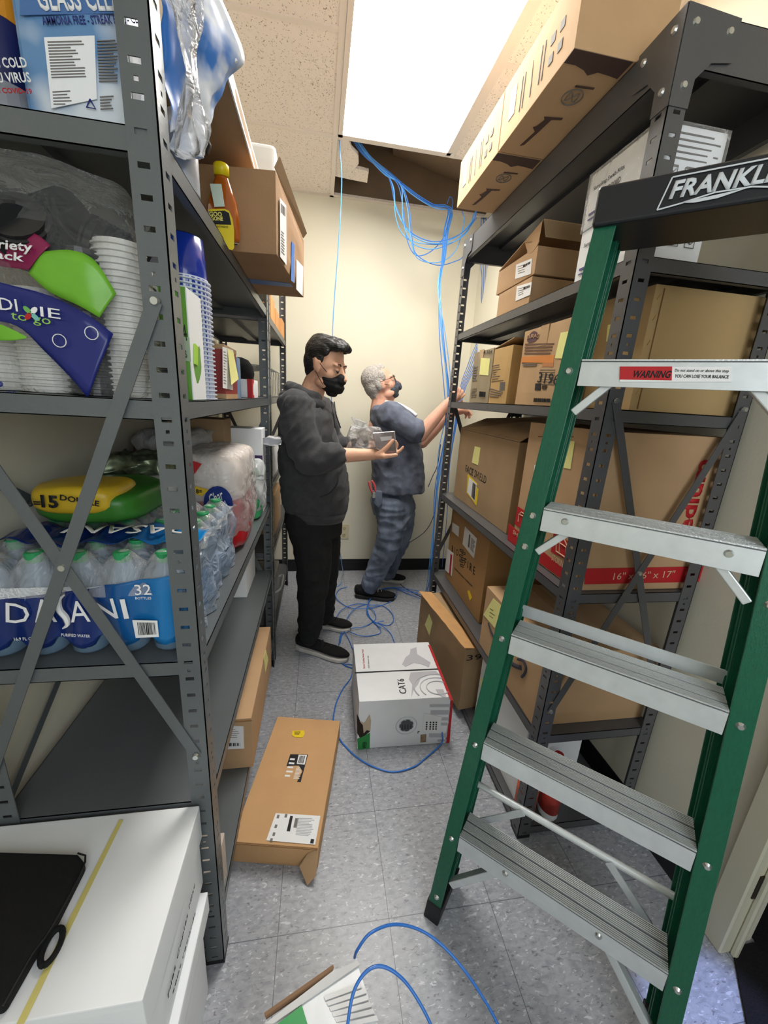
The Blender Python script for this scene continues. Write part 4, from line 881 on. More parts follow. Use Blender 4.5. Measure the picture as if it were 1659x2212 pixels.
obj('bag_film', bm, mat('white_film', (232, 230, 232), .35), t, smooth=True).modifiers.new('s', 'SOLIDIFY').thickness = .0015
# ---- second level: cups etc
def stack_profile(r0, r1, n, h, lip=.003, base=0):
    pr = [(r0, 0)]
    for i in range(n):
        z = h * i / n; k = r0 + (r1 - r0) * i / n; pr += [(k + lip, z + .0006), (k + lip, z + h / n * .35), (k - lip * .3, z + h / n * .45), (k - lip * .3, z + h / n * .95)]
    return pr
t = thing('cup_stack', 'tall stack of upturned blue plastic cups behind the near left post', 'cups', (-.272, .945, 1.388)); bm = BM(); lathe(bm, (-.272, .945, 1.388), stack_profile(.0475, .046, 27, .232, .0035), 24); st = obj('cup_rims', bm, mat('white_rim', (214, 220, 236), .3), t, smooth=False)
bm = BM(); lathe(bm, (-.272, .945, 1.585), [(.0445, 0), (.0435, .04), (.0395, .105), (.036, .108), (.036, .104)], 28); obj('top_cup', bm, mat('blue_plastic', (24, 52, 160), .2, coat=.4), t, smooth=True)
bm = BM(); lathe(bm, (-.272, .945, 1.389), [(.0462, 0), (.0450, .228)], 28); obj('cup_walls', bm, MATS['blue_plastic'], t)
c = Carton('cutlery_box', 'slim green box lettered 24 and FORKS behind the near left post', 'box', -.275, -.229, .800, .885, 1.388, 1.575, mat('green_card', (98, 158, 52), .5, var=.06), seam=False)
bm = BM(); box(bm, -.2295, -.2275, .7995, .8855, 1.389, 1.5745); obj('white_side', bm, M_WHITE, c.t); bm = BM(); box(bm, -.2755, -.2278, .798, .800, 1.455, 1.495); obj('pale_band', bm, mat('pale_green', (170, 190, 160), .5), c.t)
c.F.write('lettering', (388, 736), (406, 736), '24', M_INK, height=.026, lift=.001); c.F.write('lettering', (376, 773), (406, 773), 'FORKS', M_INK, height=.012, lift=.003)
c.Rt.patch('lime_patch', [(418, 742), (424, 748), (424, 790), (418, 786)], mat('lime', (170, 214, 70), .5), .003)
t = thing('lid_stack', 'small stack of black lids in front of the slim green box', 'lids', (-.246, .742, 1.388)); bm = BM(); lathe(bm, (-.243, .742, 1.388), stack_profile(.0165, .0155, 12, .078, .002) + [(.011, .079), (.011, .093), (.009, .094)], 20); obj('lids', bm, mat('grey_black_lid', (70, 70, 68), .35, var=.2), t)
c = Carton('carton', 'dark red carton with a spec label and curling yellow note on the second left shelf', 'cardboard box', -.335, -.232, 1.085, 1.232, 1.388, 1.515, mat('red_card', (150, 52, 46), .6, var=.05), seam=False)
def ZA(L): return [(360 + x / 5.53, 650 + y / 5.53) for x, y in L]
P = c.Rt
for zz in ((1.388, 1.400), (1.505, 1.5165)):
    bm = BM(); box(bm, -.3362, -.2308, 1.0838, 1.2332, *zz); obj('edge_tape', bm, M_CARD, c.t)
P.patch('label_sticker', ZA([(665, 545), (790, 590), (785, 1065), (668, 1040)]), M_PAPER); P.lines('label_print', ZA([(672, 560), (715, 580), (715, 1040), (672, 1020)]), 12, M_GINK, .3, .5)
bm = BM(); a, b, cc, d = [P.p(*q) for q in ZA([(720, 572), (790, 605), (792, 930), (722, 1000)])]; hexa(bm, [a + Vector((.001, 0, 0)), b + Vector((.001, 0, 0)), cc + Vector((.014, 0, 0)), d + Vector((.010, 0, 0))], [a + Vector((.0015, 0, 0)), b + Vector((.0015, 0, 0)), cc + Vector((.0145, 0, 0)), d + Vector((.0105, 0, 0))]); obj('sticky_note', bm, M_NOTE, c.t)
c = Carton('mailer', 'blue and white upright mailer just behind the red carton', 'mailer', -.33, -.231, 1.240, 1.285, 1.388, 1.50, mat('blue_white_card', (120, 150, 190), .4, var=.3, scale=10), seam=False)
c = Carton('carton', 'small red and white carton under the black cap', 'box', -.33, -.236, 1.52, 1.66, 1.388, 1.45, M_WHITE, seam=False); bm = BM(); box(bm, -.3305, -.30, 1.516, 1.663, 1.388, 1.4515); box(bm, -.252, -.235, 1.518, 1.56, 1.388, 1.4512); obj('red_panel', bm, M_RED, c.t)
t = thing('knit_cap', 'black knit cap resting on the small red and white carton', 'cap', (-.285, 1.58, 1.452)); bm = BM(); lathe(bm, (-.285, 1.58, 1.452), [(.046, 0), (.05, .02), (.045, .045), (.03, .065), (.01, .073)], 20); obj('cap_body', bm, mat('black_knit', (14, 14, 15), .95, bump=.4, bscale=180), t, smooth=True)
# dixie pack
def dixie():
    t = thing('cup_pack', 'clear variety pack of DIXIE to go cups and lids on the second left shelf', 'cup pack', (-.45, .80, 1.388))
    MW = mat('cup_white', (214, 212, 206), .5); ML = mat('black_lid_plastic', (34, 34, 36), .3)
    for i, (x, y, r, m, z0, h, n) in enumerate(((-.318, .785, .040, MW, 1.388, .235, 26), (-.372, .772, .038, ML, 1.388, .215, 22), (-.46, .81, .043, MW, 1.388, .16, 16), (-.54, .80, .046, MW, 1.388, .165, 12))):
        bm = BM(); lathe(bm, (x, y, z0), stack_profile(r, r * .98, n, h, .003), 24); obj('cup_stack', bm, m, t)
    for i, (x, y, z, ax, n) in enumerate(((-.47, .80, 1.62, (.8, -.2, .25), 9), (-.37, .80, 1.625, (.9, .1, -.35), 8), (-.43, .77, 1.60, (.1, -.9, .5), 5), (-.50, .79, 1.63, (.6, -.5, -.2), 9), (-.58, .80, 1.60, (.2, -.9, .4), 6))):
        bm = BM(); lathe(bm, (x, y, z), stack_profile(.040, .038, n, .012 * n, .003), 22, axis=ax); obj('lid_stack', bm, ML if i < 4 else MW, t)
    bm = bmesh.new(); bmesh.ops.create_cube(bm, size=1); bmesh.ops.subdivide_edges(bm, edges=bm.edges[:], cuts=24, use_grid_fill=True)
    for v in bm.verts:
        c = v.co * 2; k = 1 - .12 * max(0, c.z) ** 2; p = Vector((-.45 + c.x * .178 * k * math.sqrt(1 - .15 * c.z ** 2), .80 + c.y * .078 * math.sqrt(max(0, 1 - c.x ** 2 * .3)), 1.389 + (c.z + 1) / 2 * .33 * math.sqrt(1 - .1 * c.x ** 2 - .08 * c.y ** 2)))
        r1 = abs(noise.noise(p * 15)) + .5 * abs(noise.noise(p * 34 + Vector((4, 0, 0))))
        p += Vector((noise.noise(p * 13) * .010, -r1 * .014 * (c.y < -.5), noise.noise(p * 17 + Vector((9, 0, 0))) * .006)); p.z = max(p.z, 1.3885); v.co = p
    obj('clear_bag', bm, plastic_film('crinkled_bag', (240, 242, 240), .05, .08, 16, 1.0), t, smooth=True)
    F = Face((0, .713, 0), (0, -1, 0), t)
    def band(name, top, bot, m, off):
        bm = BM(); n = 24; rows = []; T = spline([F.p(*q) for q in top], 6); B_ = spline([F.p(*q) for q in bot], 6)
        def at(S_, u): i = u * (len(S_) - 1); k = min(int(i), len(S_) - 2); return S_[k].lerp(S_[k + 1], i - k)
        for i in range(n + 1):
            u = i / n; a, b = at(T, u), at(B_, u); col = []
            for j in range(7):
                p = a.lerp(b, j / 6); d = .022 * max(0, (p.x + .37) / .09) ** 2 if p.x > -.37 else 0; p = p + Vector((0, -off + d + .004 * noise.noise(p * 24), 0)); col.append(bm.verts.new(p))
            rows.append(col)
        for a, b in zip(rows, rows[1:]):
            for j in range(6): bm.faces.new((a[j], b[j], b[j + 1], a[j + 1]))
        o = obj(name, bm, m, t, smooth=True); o.modifiers.new('s', 'SOLIDIFY').thickness = .0006; return o
    MN = mat('navy_wrap', (28, 38, 112), .28, var=.12, scale=14); MM = mat('magenta_wrap', (132, 26, 74), .3); MG = mat('lime_wrap', (112, 178, 48), .3, var=.15, scale=18)
    band('green_band', [(90, 545), (150, 540), (200, 560), (243, 630)], [(60, 590), (110, 632), (170, 660), (212, 685)], MG, .0)
    band('magenta_band', [(-40, 470), (30, 488), (85, 510), (112, 532)], [(-40, 560), (0, 575), (40, 580), (62, 584)], MM, .002)
    band('navy_band', [(-40, 600), (30, 618), (110, 640), (190, 680), (240, 720)], [(-40, 690), (40, 705), (100, 760), (160, 820), (192, 860)], MN, .003)
    band('green_band', [(-40, 695), (0, 700), (30, 712), (60, 728)], [(-40, 735), (0, 736), (30, 736), (60, 731)], MG, .003)
    k = dict(lift=.010)
    F.write('lettering', (-30, 545), (80, 556), 'variety', M_PAPER, height=.015, bold=.02, shear=.2, **k); F.write('lettering', (-20, 566), (62, 576), 'pack', M_PAPER, height=.014, bold=.02, shear=.2, **k)
    F.write('lettering', (12, 672), (50, 676), 'DI', M_PAPER, height=.016, bold=.0, **k); F.write('lettering', (98, 686), (140, 692), 'IE', M_PAPER, height=.013, bold=.0, **k)
    F.write('lettering', (36, 698), (120, 710), 'to go', mat('lime_print', (150, 200, 90), .5), height=.013, **k)
    MP = (M_PAPER, mat('petal_green', (110, 180, 90), .4), M_RED, mat('petal_teal', (120, 190, 180), .4)); ce = F.p(78, 680)
    for i in range(4):
        a = math.radians(45 + 90 * i); bm = BM(); d = Vector((math.cos(a), 0, math.sin(a))); s = Vector((-math.sin(a), 0, math.cos(a))); q = [ce + d * (.006 + .006 * math.cos(w_)) * 1.0 + s * .0035 * math.sin(w_) - Vector((0, .010, 0)) for w_ in [2 * math.pi * j / 10 for j in range(10)]]; quadslab(bm, q, (0, -1, 0)); obj('petal_mark', bm, MP[i], t)
    for (x, y) in ((138, 738), (206, 722)):
        ce = F.p(x, y); bm = BM(); tube(bm, [ce + Vector((.009 * math.cos(w_), -.011, .009 * math.sin(w_))) for w_ in [2 * math.pi * j / 16 for j in range(17)]], .0007, 5); obj('round_icon', bm, M_PAPER, t)
    F.write('lettering', (-14, 838), (20, 836), '36', M_BLUEP, height=.015, bold=.03, **k); F.write('lettering', (-30, 856), (46, 854), 'CUPS & LIDS', M_BLUEP, height=.006, bold=.02, **k)
M_BLUEP = mat('dark_blue_print', (32, 44, 120), .5)
dixie()
# ---- top level
t = thing('wipe_refill_pack', 'white and blue GLASS CLEANER refill pack on the top left shelf', 'cleaner pack', (-.335, .79, 1.746)); bm = BM()
MGC = bpy.data.materials.new('blue_fade_print'); MGC.use_nodes = True; nt = MGC.node_tree; b = nt.nodes['Principled BSDF']; b.inputs['Roughness'].default_value = .35
tc = nt.nodes.new('ShaderNodeTexCoord'); nz = nt.nodes.new('ShaderNodeTexNoise'); nz.inputs['Scale'].default_value = 9; cr = nt.nodes.new('ShaderNodeValToRGB'); e = cr.color_ramp.elements; e[0].position = .42; e[0].color = rgb(96, 140, 186); e[1].position = .58; e[1].color = rgb(214, 222, 230)
nt.links.new(tc.outputs['Object'], nz.inputs[0]); nt.links.new(nz.outputs[0], cr.inputs[0]); nt.links.new(cr.outputs[0], b.inputs['Base Color'])
warp_box(bm, -.402, -.268, .745, .86, 1.746, 2.02, .005, 8); obj('pack_body', bm, MGC, t, bevel=.006)
F = Face((0, .739, 0), (0, -1, 0), t)
F.patch('blue_header', [(44, -60), (256, -60), (256, 30), (44, 34)], mat('mid_blue_print', (72, 112, 168), .4)); F.write('lettering', (88, 27), (330, 27), 'GLASS CLEANER', M_PAPER, height=.028, bold=.02, lift=.0016)
F.write('lettering', (95, 56), (330, 52), 'AMMONIA FREE - STREAK FREE - CLEANS', M_BLUEP, height=.009, bold=.01)
F.patch('text_panel', [(96, 82), (205, 78), (210, 215), (112, 235)], M_WHITE); F.lines('label_print', [(98, 84), (185, 82), (202, 175), (108, 178)], 13, M_GINK, .35, .35, .0016); F.lines('label_print', [(206, 80), (262, 78), (266, 185), (212, 186)], 14, M_GINK, .35, .3); F.lines('label_print', [(112, 195), (155, 192), (160, 232), (115, 232)], 5, M_GINK, .3, .4, .0016); F.lines('label_print', [(214, 205), (250, 203), (252, 240), (216, 242)], 5, M_GINK, .3, .4)
bm = BM(); ce = F.p(197, 228); tube(bm, [ce + Vector((.0065 * math.cos(a), -.001, .0065 * math.sin(a))) for a in [math.radians(90 + 120 * i) for i in range(4)]], .001, 5); obj('recycling_mark', bm, M_BLUEP, t)
t = thing('disinfectant_canister', 'navy and orange disinfectant canister at the top left edge', 'canister', (-.46, .80, 1.746)); bm = BM(); lathe(bm, (-.467, .80, 1.746), [(.058, 0), (.062, .01), (.062, .20), (.05, .22)], 28); obj('body', bm, mat('navy_plastic', (26, 34, 88), .35), t, smooth=True)
F = Face((0, .736, 0), (0, -1, 0), t); bm = BM(); lathe(bm, (-.467, .80, 1.746), [(.0625, .003), (.0625, .05)], 28); obj('grey_band', bm, mat('grey_label', (150, 152, 160), .4), t); bm = BM(); lathe(bm, (-.467, .80, 1.868), [(.0628, 0), (.0628, .03)], 28); obj('orange_band', bm, mat('amber_label', (206, 138, 34), .4), t); bm = BM(); lathe(bm, (-.467, .80, 1.90), [(.0628, 0), (.0628, .06), (.05, .065)], 28); obj('black_lid', bm, M_DARK, t)
F.write('lettering', (-40, 150), (62, 148), 'KILLS COLD', M_PAPER, height=.011, bold=.02); F.write('lettering', (-40, 182), (70, 180), '& FLU VIRUS', M_PAPER, height=.011, bold=.02); F.write('lettering', (-30, 202), (72, 205), 'KILLS COVID-19', M_RED, height=.006, bold=.02)
# clear film and sky-print film hanging over the front edge
MSKY = bpy.data.materials.new('sky_print_film'); MSKY.use_nodes = True; nt = MSKY.node_tree; b = nt.nodes['Principled BSDF']; b.inputs['Roughness'].default_value = .34
tc = nt.nodes.new('ShaderNodeTexCoord'); nz = nt.nodes.new('ShaderNodeTexNoise'); nz.inputs['Scale'].default_value = 8; nz.inputs['Detail'].default_value = 4; cr = nt.nodes.new('ShaderNodeValToRGB'); e = cr.color_ramp.elements; e[0].position = .42; e[0].color = rgb(56, 126, 210); e[1].position = .54; e[1].color = rgb(226, 234, 244)
nt.links.new(tc.outputs['Object'], nz.inputs[0]); nt.links.new(nz.outputs[0], cr.inputs[0]); nt.links.new(cr.outputs[0], b.inputs['Base Color'])
t = thing('tissue_wrapper', 'blue and white cloud-print wrapper with clear film on the top left shelf', 'plastic wrapper', (-.24, .86, 1.746))
def sheet(name, left, right, m, nx=16, amp=.010, sc=24, seed=0, th=.0008, depth=lambda u, v: 0):
    L_, R_ = spline(left, 8), spline(right, 8); n = 40; bm = BM(); rows = []
    def at(S_, u): i = u * (len(S_) - 1); k = min(int(i), len(S_) - 2); return S_[k].lerp(S_[k + 1], i - k)
    for i in range(n + 1):
        u = i / n; a, b = at(L_, u), at(R_, u); col = []
        for j in range(nx + 1):
            v = j / nx; p = a.lerp(b, v); q = noise.noise(Vector((v * 7 + seed, u * 3, 0))) + .5 * noise.noise(p * sc); p = p + Vector((q * amp, q * amp * .6 + depth(u, v), 0)); col.append(bm.verts.new(p))
        rows.append(col)
    for a, b in zip(rows, rows[1:]):
        for j in range(nx): bm.faces.new((a[j], b[j], b[j + 1], a[j + 1]))
    o = obj(name, bm, m, t, smooth=True); o.modifiers.new('s', 'SOLIDIFY').thickness = th; return o
g = lambda x, y, Y: hy(x, y, Y)
sheet('printed_film', [g(340, -30, .80), g(350, 100, .80), g(356, 200, .80), g(366, 285, .80)], [g(470, -30, .90), g(520, 100, .93), g(500, 165, .93), g(445, 280, .90)], MSKY, seed=2, amp=.012, sc=26)
sheet('printed_film', [g(362, 260, .81), g(372, 320, .82), g(385, 335, .83)], [g(440, 265, .88), g(446, 320, .88), g(432, 345, .88)], MSKY, seed=5)
sheet('clear_film', [g(345, -30, .78), g(395, 100, .78), g(400, 200, .78), g(370, 320, .79), g(395, 345, .79)], [g(450, -30, .82), g(420, 100, .82), g(432, 200, .82), g(448, 280, .82), g(442, 335, .82)], plastic_film('twisted_film', (250, 250, 252), .30, .08, 22, 1.0), amp=.014, seed=7)
bm = BM(); p = g(497, 142, .925); tube(bm, [p + Vector((.0125 * math.cos(a), -.004, .0125 * math.sin(a))) for a in [math.radians(k_) for k_ in range(20, 260, 20)]], .0028, 6); obj('handle_cutout', bm, M_PAPER, t)
puff('blue_nozzle', t, -.300, -.262, .80, .84, 1.815, 1.87, mat('bright_blue', (30, 124, 214), .3), .004, seed=3)
# aerosol, green sprayer, goo gone
t = thing('aerosol_can', 'white labelled aerosol can at the edge of the top left shelf', 'can', (-.248, .90, 1.746)); bm = BM(); lathe(bm, (-.248, .90, 1.746), [(.026, 0), (.027, .004), (.027, .085), (.022, .1), (.02, .12)], 22); obj('can', bm, mat('silver_white_can', (190, 194, 204), .3, .3, var=.3, scale=24), t, smooth=True)
t = thing('trigger_sprayer', 'green trigger spray bottle with a black head behind the amber bottle', 'spray bottle', (-.285, 1.02, 1.746)); bm = BM(); lathe(bm, (-.285, 1.02, 1.746), [(.034, 0), (.036, .01), (.036, .08), (.026, .12), (.013, .14), (.013, .15)], 20); obj('bottle', bm, mat('dark_green_glass', (30, 60, 22), .12, coat=.5), t, smooth=True)
bm = BM(); box(bm, -.302, -.236, 1.007, 1.033, 1.894, 1.925); hexa(bm, [(-.25, 1.01, 1.894), (-.232, 1.01, 1.90), (-.222, 1.01, 1.885), (-.232, 1.01, 1.865)], [(-.25, 1.03, 1.894), (-.232, 1.03, 1.90), (-.222, 1.03, 1.885), (-.232, 1.03, 1.865)]); obj('trigger_head', bm, M_DARK, t, bevel=.006, seg=3)
t = thing('adhesive_remover_bottle', 'amber GOO GONE bottle with a yellow cap at the shelf edge', 'bottle', (-.226, 1.12, 1.746)); bx, by = -.226, 1.12
bm = BM(); lathe(bm, (bx, by, 1.746), [(.033, 0), (.036, .006), (.036, .05), (.032, .078), (.022, .105), (.0145, .125), (.0135, .13)], 26, sx=1, sy=.62); obj('bottle', bm, mat('amber_liquid', (166, 84, 22), .1, coat=.6, var=.1, scale=18), t, smooth=True)
bm = BM(); lathe(bm, (bx, by, 1.875), [(.0165, 0), (.0168, .02), (.015, .0225)], 22); obj('cap', bm, mat('yellow_cap', (236, 210, 24), .35), t, smooth=True)
F = Face((0, by - .0245, 0), (0, -1, 0), t)
def ZB(L): return [(360 + x / 4.1475, 280 + y / 4.1475) for x, y in L]
F.patch('label', ZB([(372, 720), (400, 712), (520, 712), (560, 730), (590, 800), (605, 900), (605, 1060), (590, 1080), (560, 1075)]), mat('label_yellow', (232, 206, 36), .4)); F.patch('label_black', ZB([(378, 735), (520, 728), (560, 750), (580, 855), (430, 850)]), M_INK, .0014)
F.write('lettering', ZB([(386, 780)])[0], ZB([(500, 785)])[0], 'GOO', mat('label_cream', (240, 226, 120), .4), height=.0095, bold=.04, lift=.002); F.write('lettering', ZB([(400, 818)])[0], ZB([(508, 822)])[0], 'GONE', MATS['label_cream'], height=.0085, bold=.04, lift=.002); F.write('lettering', ZB([(455, 878)])[0], ZB([(552, 885)])[0], 'ADHESIVE', M_INK, height=.004, lift=.0014)
F.patch('paper_tag', ZB([(388, 488), (490, 490), (520, 692), (430, 695)]), mat('pale_tag', (206, 220, 204), .6), .0016)
# big carton overhanging
c = Carton('carton', 'worn brown carton with blue tape overhanging the top left shelf', 'cardboard box', -.475, -.112, 1.172, 1.615, 1.7465, 1.925, mat('cardboard_worn', (168, 132, 96), .85, var=.1, scale=7, bump=.08, bscale=120), rz=-.115, pivot=(-.112, 1.172), seam=False, amp=.004)
P = c.Rt; P.patch('label_sticker', ZB([(1012, 610), (1068, 680), (1072, 1215), (1015, 1140)]), M_PAPER); P.patch('label_sticker', ZB([(1160, 1160), (1222, 1230), (1215, 1490), (1160, 1430)]), M_PAPER); MBT = mat('blue_tape', (44, 116, 206), .4); P.patch('blue_tape', ZB([(1118, 1000), (1142, 1030), (1140, 1375), (1112, 1350)]), MBT)
P.barcode('barcode', ZB([(1020, 660), (1058, 700), (1058, 780), (1020, 740)]), M_GINK, 6, .0016); P.lines('label_print', ZB([(1020, 880), (1060, 920), (1060, 1160), (1020, 1110)]), 8, M_GINK, .3, .4, .0016)
c.B.patch('blue_tape', ZB([(680, 1330), (1110, 1375), (1135, 1410), (700, 1372)]), mat('blue_tape_dull', (70, 110, 170), .4))
bm = BM(); 
a = [Vector((-.112, 1.172, 1.929)), Vector((-.062, 1.60, 1.929)), Vector((-.05, 1.60, 1.945)), Vector((-.10, 1.17, 1.951))]; hexa(bm, a, [p + Vector((-.003, 0, .002)) for p in a]); obj('open_flap', bm, M_CARD3, c.t)
# flat white-edged panel box above and translucent tub
c = Carton('flat_box', 'wide flat box with a white edge lying across the worn carton', 'box', -.50, -.172, .93, 1.46, 1.955, 1.985, mat('cardboard_under', (176, 146, 116), .8, var=.04), seam=False)
bm = BM(); box(bm, -.1735, -.1705, .929, 1.461, 1.953, 1.987); obj('white_edge', bm, M_WHITE, c.t)
t = thing('plastic_tub', 'frosted white plastic tub on top of the worn carton', 'tub', (-.17, 1.56, 1.93)); bm = BM(); warp_box(bm, -.235, -.142, 1.50, 1.585, 1.931, 2.135, .002, 4); obj('tub_body', bm, mat('frosted_plastic', (236, 238, 234), .25, alpha=.85), t, bevel=.012, seg=3)
bm = BM(); box(bm, -.238, -.139, 1.497, 1.588, 2.045, 2.052); obj('tub_rim', bm, M_WHITE, t, bevel=.002)
# ---- far left unit
for i, (y, x1, z1, lab) in enumerate(((2.15, -.235, 1.80, 'small kraft box on the far left top shelf, nearer one'), (2.42, -.24, 1.79, 'small kraft box on the far left top shelf, middle one'), (2.62, -.225, 1.775, 'small kraft box on the far left top shelf, farthest one'))):
    Carton('small_carton', lab, 'cardboard box', x1 - .12, x1, y, y + .17, 1.736, z1 + .06, mat('kraft_orange', (212, 156, 100), .8, var=.05))
t = thing('file_sorter', 'chrome wire file sorter on the far left unit', 'wire rack', (-.3, 2.4, 1.391)); MWIRE = mat('chrome_wire', (200, 200, 196), .25, .9)
for i in range(7):
    y = 2.10 + .085 * i; bm = BM(); tube(bm, spline([(-.40, y, 1.395), (-.40, y, 1.50), (-.385, y, 1.53), (-.255, y, 1.53), (-.24, y, 1.50), (-.24, y, 1.395)], 5), .0022, 6); obj('wire_loop', bm, MWIRE, t)
bm = BM(); tube(bm, [(-.24, 2.08, 1.396), (-.24, 2.63, 1.396)], .0025, 6); obj('base_wire', bm, MWIRE, t); bm = BM(); tube(bm, [(-.40, 2.08, 1.396), (-.40, 2.63, 1.396)], .0025, 6); obj('base_wire', bm, MWIRE, t)
Carton('carton', 'pale box on the far left unit behind the white plastic bag', 'cardboard box', -.45, -.235, 2.05, 2.5, .981, 1.16, M_WHITE); Carton('carton', 'tan carton standing on the lower far left shelf', 'cardboard box', -.46, -.24, 2.2, 2.55, .631, .86, M_CARD)
t = thing('plastic_bin', 'grey plastic bin with a pull handle on the far left unit', 'bin', (-.3, 2.0, .166)); M_BIN = mat('bin_plastic', (120, 116, 108), .4, alpha=1); bm = BM(); warp_box(bm, -.46, -.236, 1.99, 2.38, .167, .40, .002, 3); obj('bin_body', bm, M_BIN, t, bevel=.01)
bm = BM(); tube(bm, spline([(-.232, 2.08, .33), (-.205, 2.09, .345), (-.20, 2.18, .345), (-.205, 2.27, .345), (-.232, 2.28, .33)], 6), .007, 8); obj('handle', bm, mat('pale_handle', (190, 192, 190), .35), t, smooth=True)
# ================================================================ things on the floor
M_GLOSSW = mat('coated_white_card', (236, 238, 240), .35, var=.015); M_SHADE = mat('pale_grey_print', (192, 192, 198), .45)
def ZC_(L): return [(460 + x / 2.765, 1200 + y / 2.765) for x, y in L]
c = Carton('flat_carton', 'flat brown carton lying on the floor between the shelves, with black and white labels', 'cardboard box', -.205, .062, .905, 1.40, .001, .086, mat('cardboard_flat', (204, 160, 112), .8, var=.05, scale=8, bump=.05, bscale=200), rz=-.185, pivot=(-.07, 1.15), seam=False, amp=.002)
P = c.T
P.patch('yellow_sticker', ZC_([(475, 1048), (545, 1045), (548, 1065), (535, 1088), (490, 1086), (470, 1072)]), M_YEL); P.lines('label_print', ZC_([(482, 1052), (535, 1050), (530, 1075), (485, 1072)]), 3, M_INK, .35, .3, .0016)
P.patch('black_label', ZC_([(462, 1188), (568, 1190), (524, 1355), (408, 1350)]), M_INK); P.patch('white_patch', ZC_([(512, 1192), (562, 1193), (548, 1250), (500, 1246)]), M_PAPER, .0012); P.barcode('barcode', ZC_([(520, 1198), (552, 1199), (540, 1244), (508, 1240)]), M_INK, 9, .002)
P.lines('label_print', ZC_([(465, 1198), (500, 1200), (470, 1342), (420, 1338)]), 5, M_PAPER, .4, .3, .0016); P.lines('label_print', ZC_([(500, 1258), (540, 1260), (520, 1345), (475, 1342)]), 10, M_PAPER, .35, .4, .0016)
P.patch('shipping_label', ZC_([(375, 1540), (642, 1556), (610, 1728), (318, 1702)]), M_PAPER)
P.lines('label_print', ZC_([(500, 1560), (625, 1562), (600, 1690), (485, 1680)]), 12, mat('faint_grey_ink', (188, 188, 192), .6), .4, .3, .0016)
P.patch('black_bar', ZC_([(462, 1556), (478, 1558), (460, 1650), (440, 1648)]), M_INK, .0014); P.patch('black_mark', ZC_([(585, 1695), (605, 1697), (600, 1722), (580, 1720)]), M_INK, .0014); P.patch('grey_bar', ZC_([(492, 1570), (512, 1572), (500, 1628), (480, 1626)]), M_GINK, .0014)
for (x, y) in ((385, 1550), (372, 1608), (360, 1655), (345, 1690), (432, 1545)): P.patch('arrow_print', ZC_([(x, y), (x + 14, y + 2), (x + 8, y + 22), (x - 6, y + 20)]), M_GINK, .0014)
bm = BM(); box(bm, -.203, .06, .9015, .9035, .080, .083, X=c.X); obj('lid_gap', bm, M_FLUTE, c.t)
bm = BM(); q = [(.064, .905, .085), (.064, .865, .03), (.040, .855, .004), (.010, .885, .03), (.03, .899, .06)]; q = [c.X @ Vector(p) for p in q]; hexa(bm, q, [p + Vector((0, .003, .002)) for p in q]); obj('corner_flap', bm, M_CARD2, c.t)
# cable box
c = Carton('cable_box', 'white CAT6 cable pull box with red edges standing on the floor', 'cable box', .178, .560, 1.30, 1.685, .001, .240, M_GLOSSW, seam=False, rz=-.02)
P = c.T; P.write('lettering', ZC_([(1158, 825)])[0], ZC_([(1140, 738)])[0], 'CAT6', M_INK, height=.03, bold=.0)
def poly(P, name, pts, m, t=.0007): return P.patch(name, ZC_(pts), m, t)
poly(P, 'world_map_print', [(1180, 560), (1215, 548), (1220, 590), (1300, 640), (1290, 668), (1250, 650), (1200, 640), (1150, 665), (1130, 650), (1150, 610), (1175, 590)], M_SHADE)
ce = P.p(*ZC_([(1345, 790)])[0])
for rr in (.105, .078, .05):
    bm = BM(); pts = [ce + Vector((rr * math.cos(a), rr * .8 * math.sin(a), .001)) for a in [2 * math.pi * i / 40 for i in range(41)]]; pts = [p for p in pts if p.x < .553 and p.y > 1.31 and p.y < 1.5]; tube(bm, pts, .0035 if rr > .1 else .0022, 4) if len(pts) > 3 else None; obj('globe_print', bm, M_SHADE, c.t)
poly(P, 'globe_print', [(1180, 700), (1330, 690), (1345, 705), (1300, 712), (1240, 735), (1225, 770), (1200, 800), (1185, 850), (1190, 770), (1170, 740)], M_SHADE, .0011); poly(P, 'globe_print', [(1330, 800), (1375, 800), (1395, 850), (1370, 845), (1345, 825)], M_SHADE, .0011)
poly(P, 'box_seam', [(848, 698), (1355, 675), (1356, 681), (848, 704)], M_INK, .0012)
A = P.p(*ZC_([(912, 675)])[0]); B_ = P.p(*ZC_([(902, 562)])[0]); text('lettering', 'Better Quality, Better Made', A, B_ - A, (-1, 0, 0), (0, 0, 1), (B_ - A).length, M_RED, c.t, height=.011, lift=.0016); A = P.p(*ZC_([(936, 675)])[0]); B_ = P.p(*ZC_([(930, 600)])[0]); text('lettering', 'CAT6 Network Cable', A, B_ - A, (-1, 0, 0), (0, 0, 1), (B_ - A).length, M_GINK, c.t, height=.007, lift=.0016)
poly(P, 'red_edge', [(1285, 535), (1298, 537), (1435, 866), (1418, 866)], M_RED, .0014)
P = c.F; poly(P, 'red_edge', [(1420, 868), (1434, 866), (1412, 1118), (1393, 1118)], M_RED, .0014)
poly(P, 'green_panel', [(862, 1095), (938, 1058), (936, 1152), (866, 1158)], mat('green_print', (44, 140, 66), .45)); A = P.p(*ZC_([(892, 1145)])[0]); B_ = P.p(*ZC_([(918, 1070)])[0]); text('lettering', 'WEB', P.p(*ZC_([(915, 1150)])[0]), (0, 0, 1), (-1, 0, 0), (0, -1, 0), .034, M_INK, c.t, height=.016, lift=.0014)
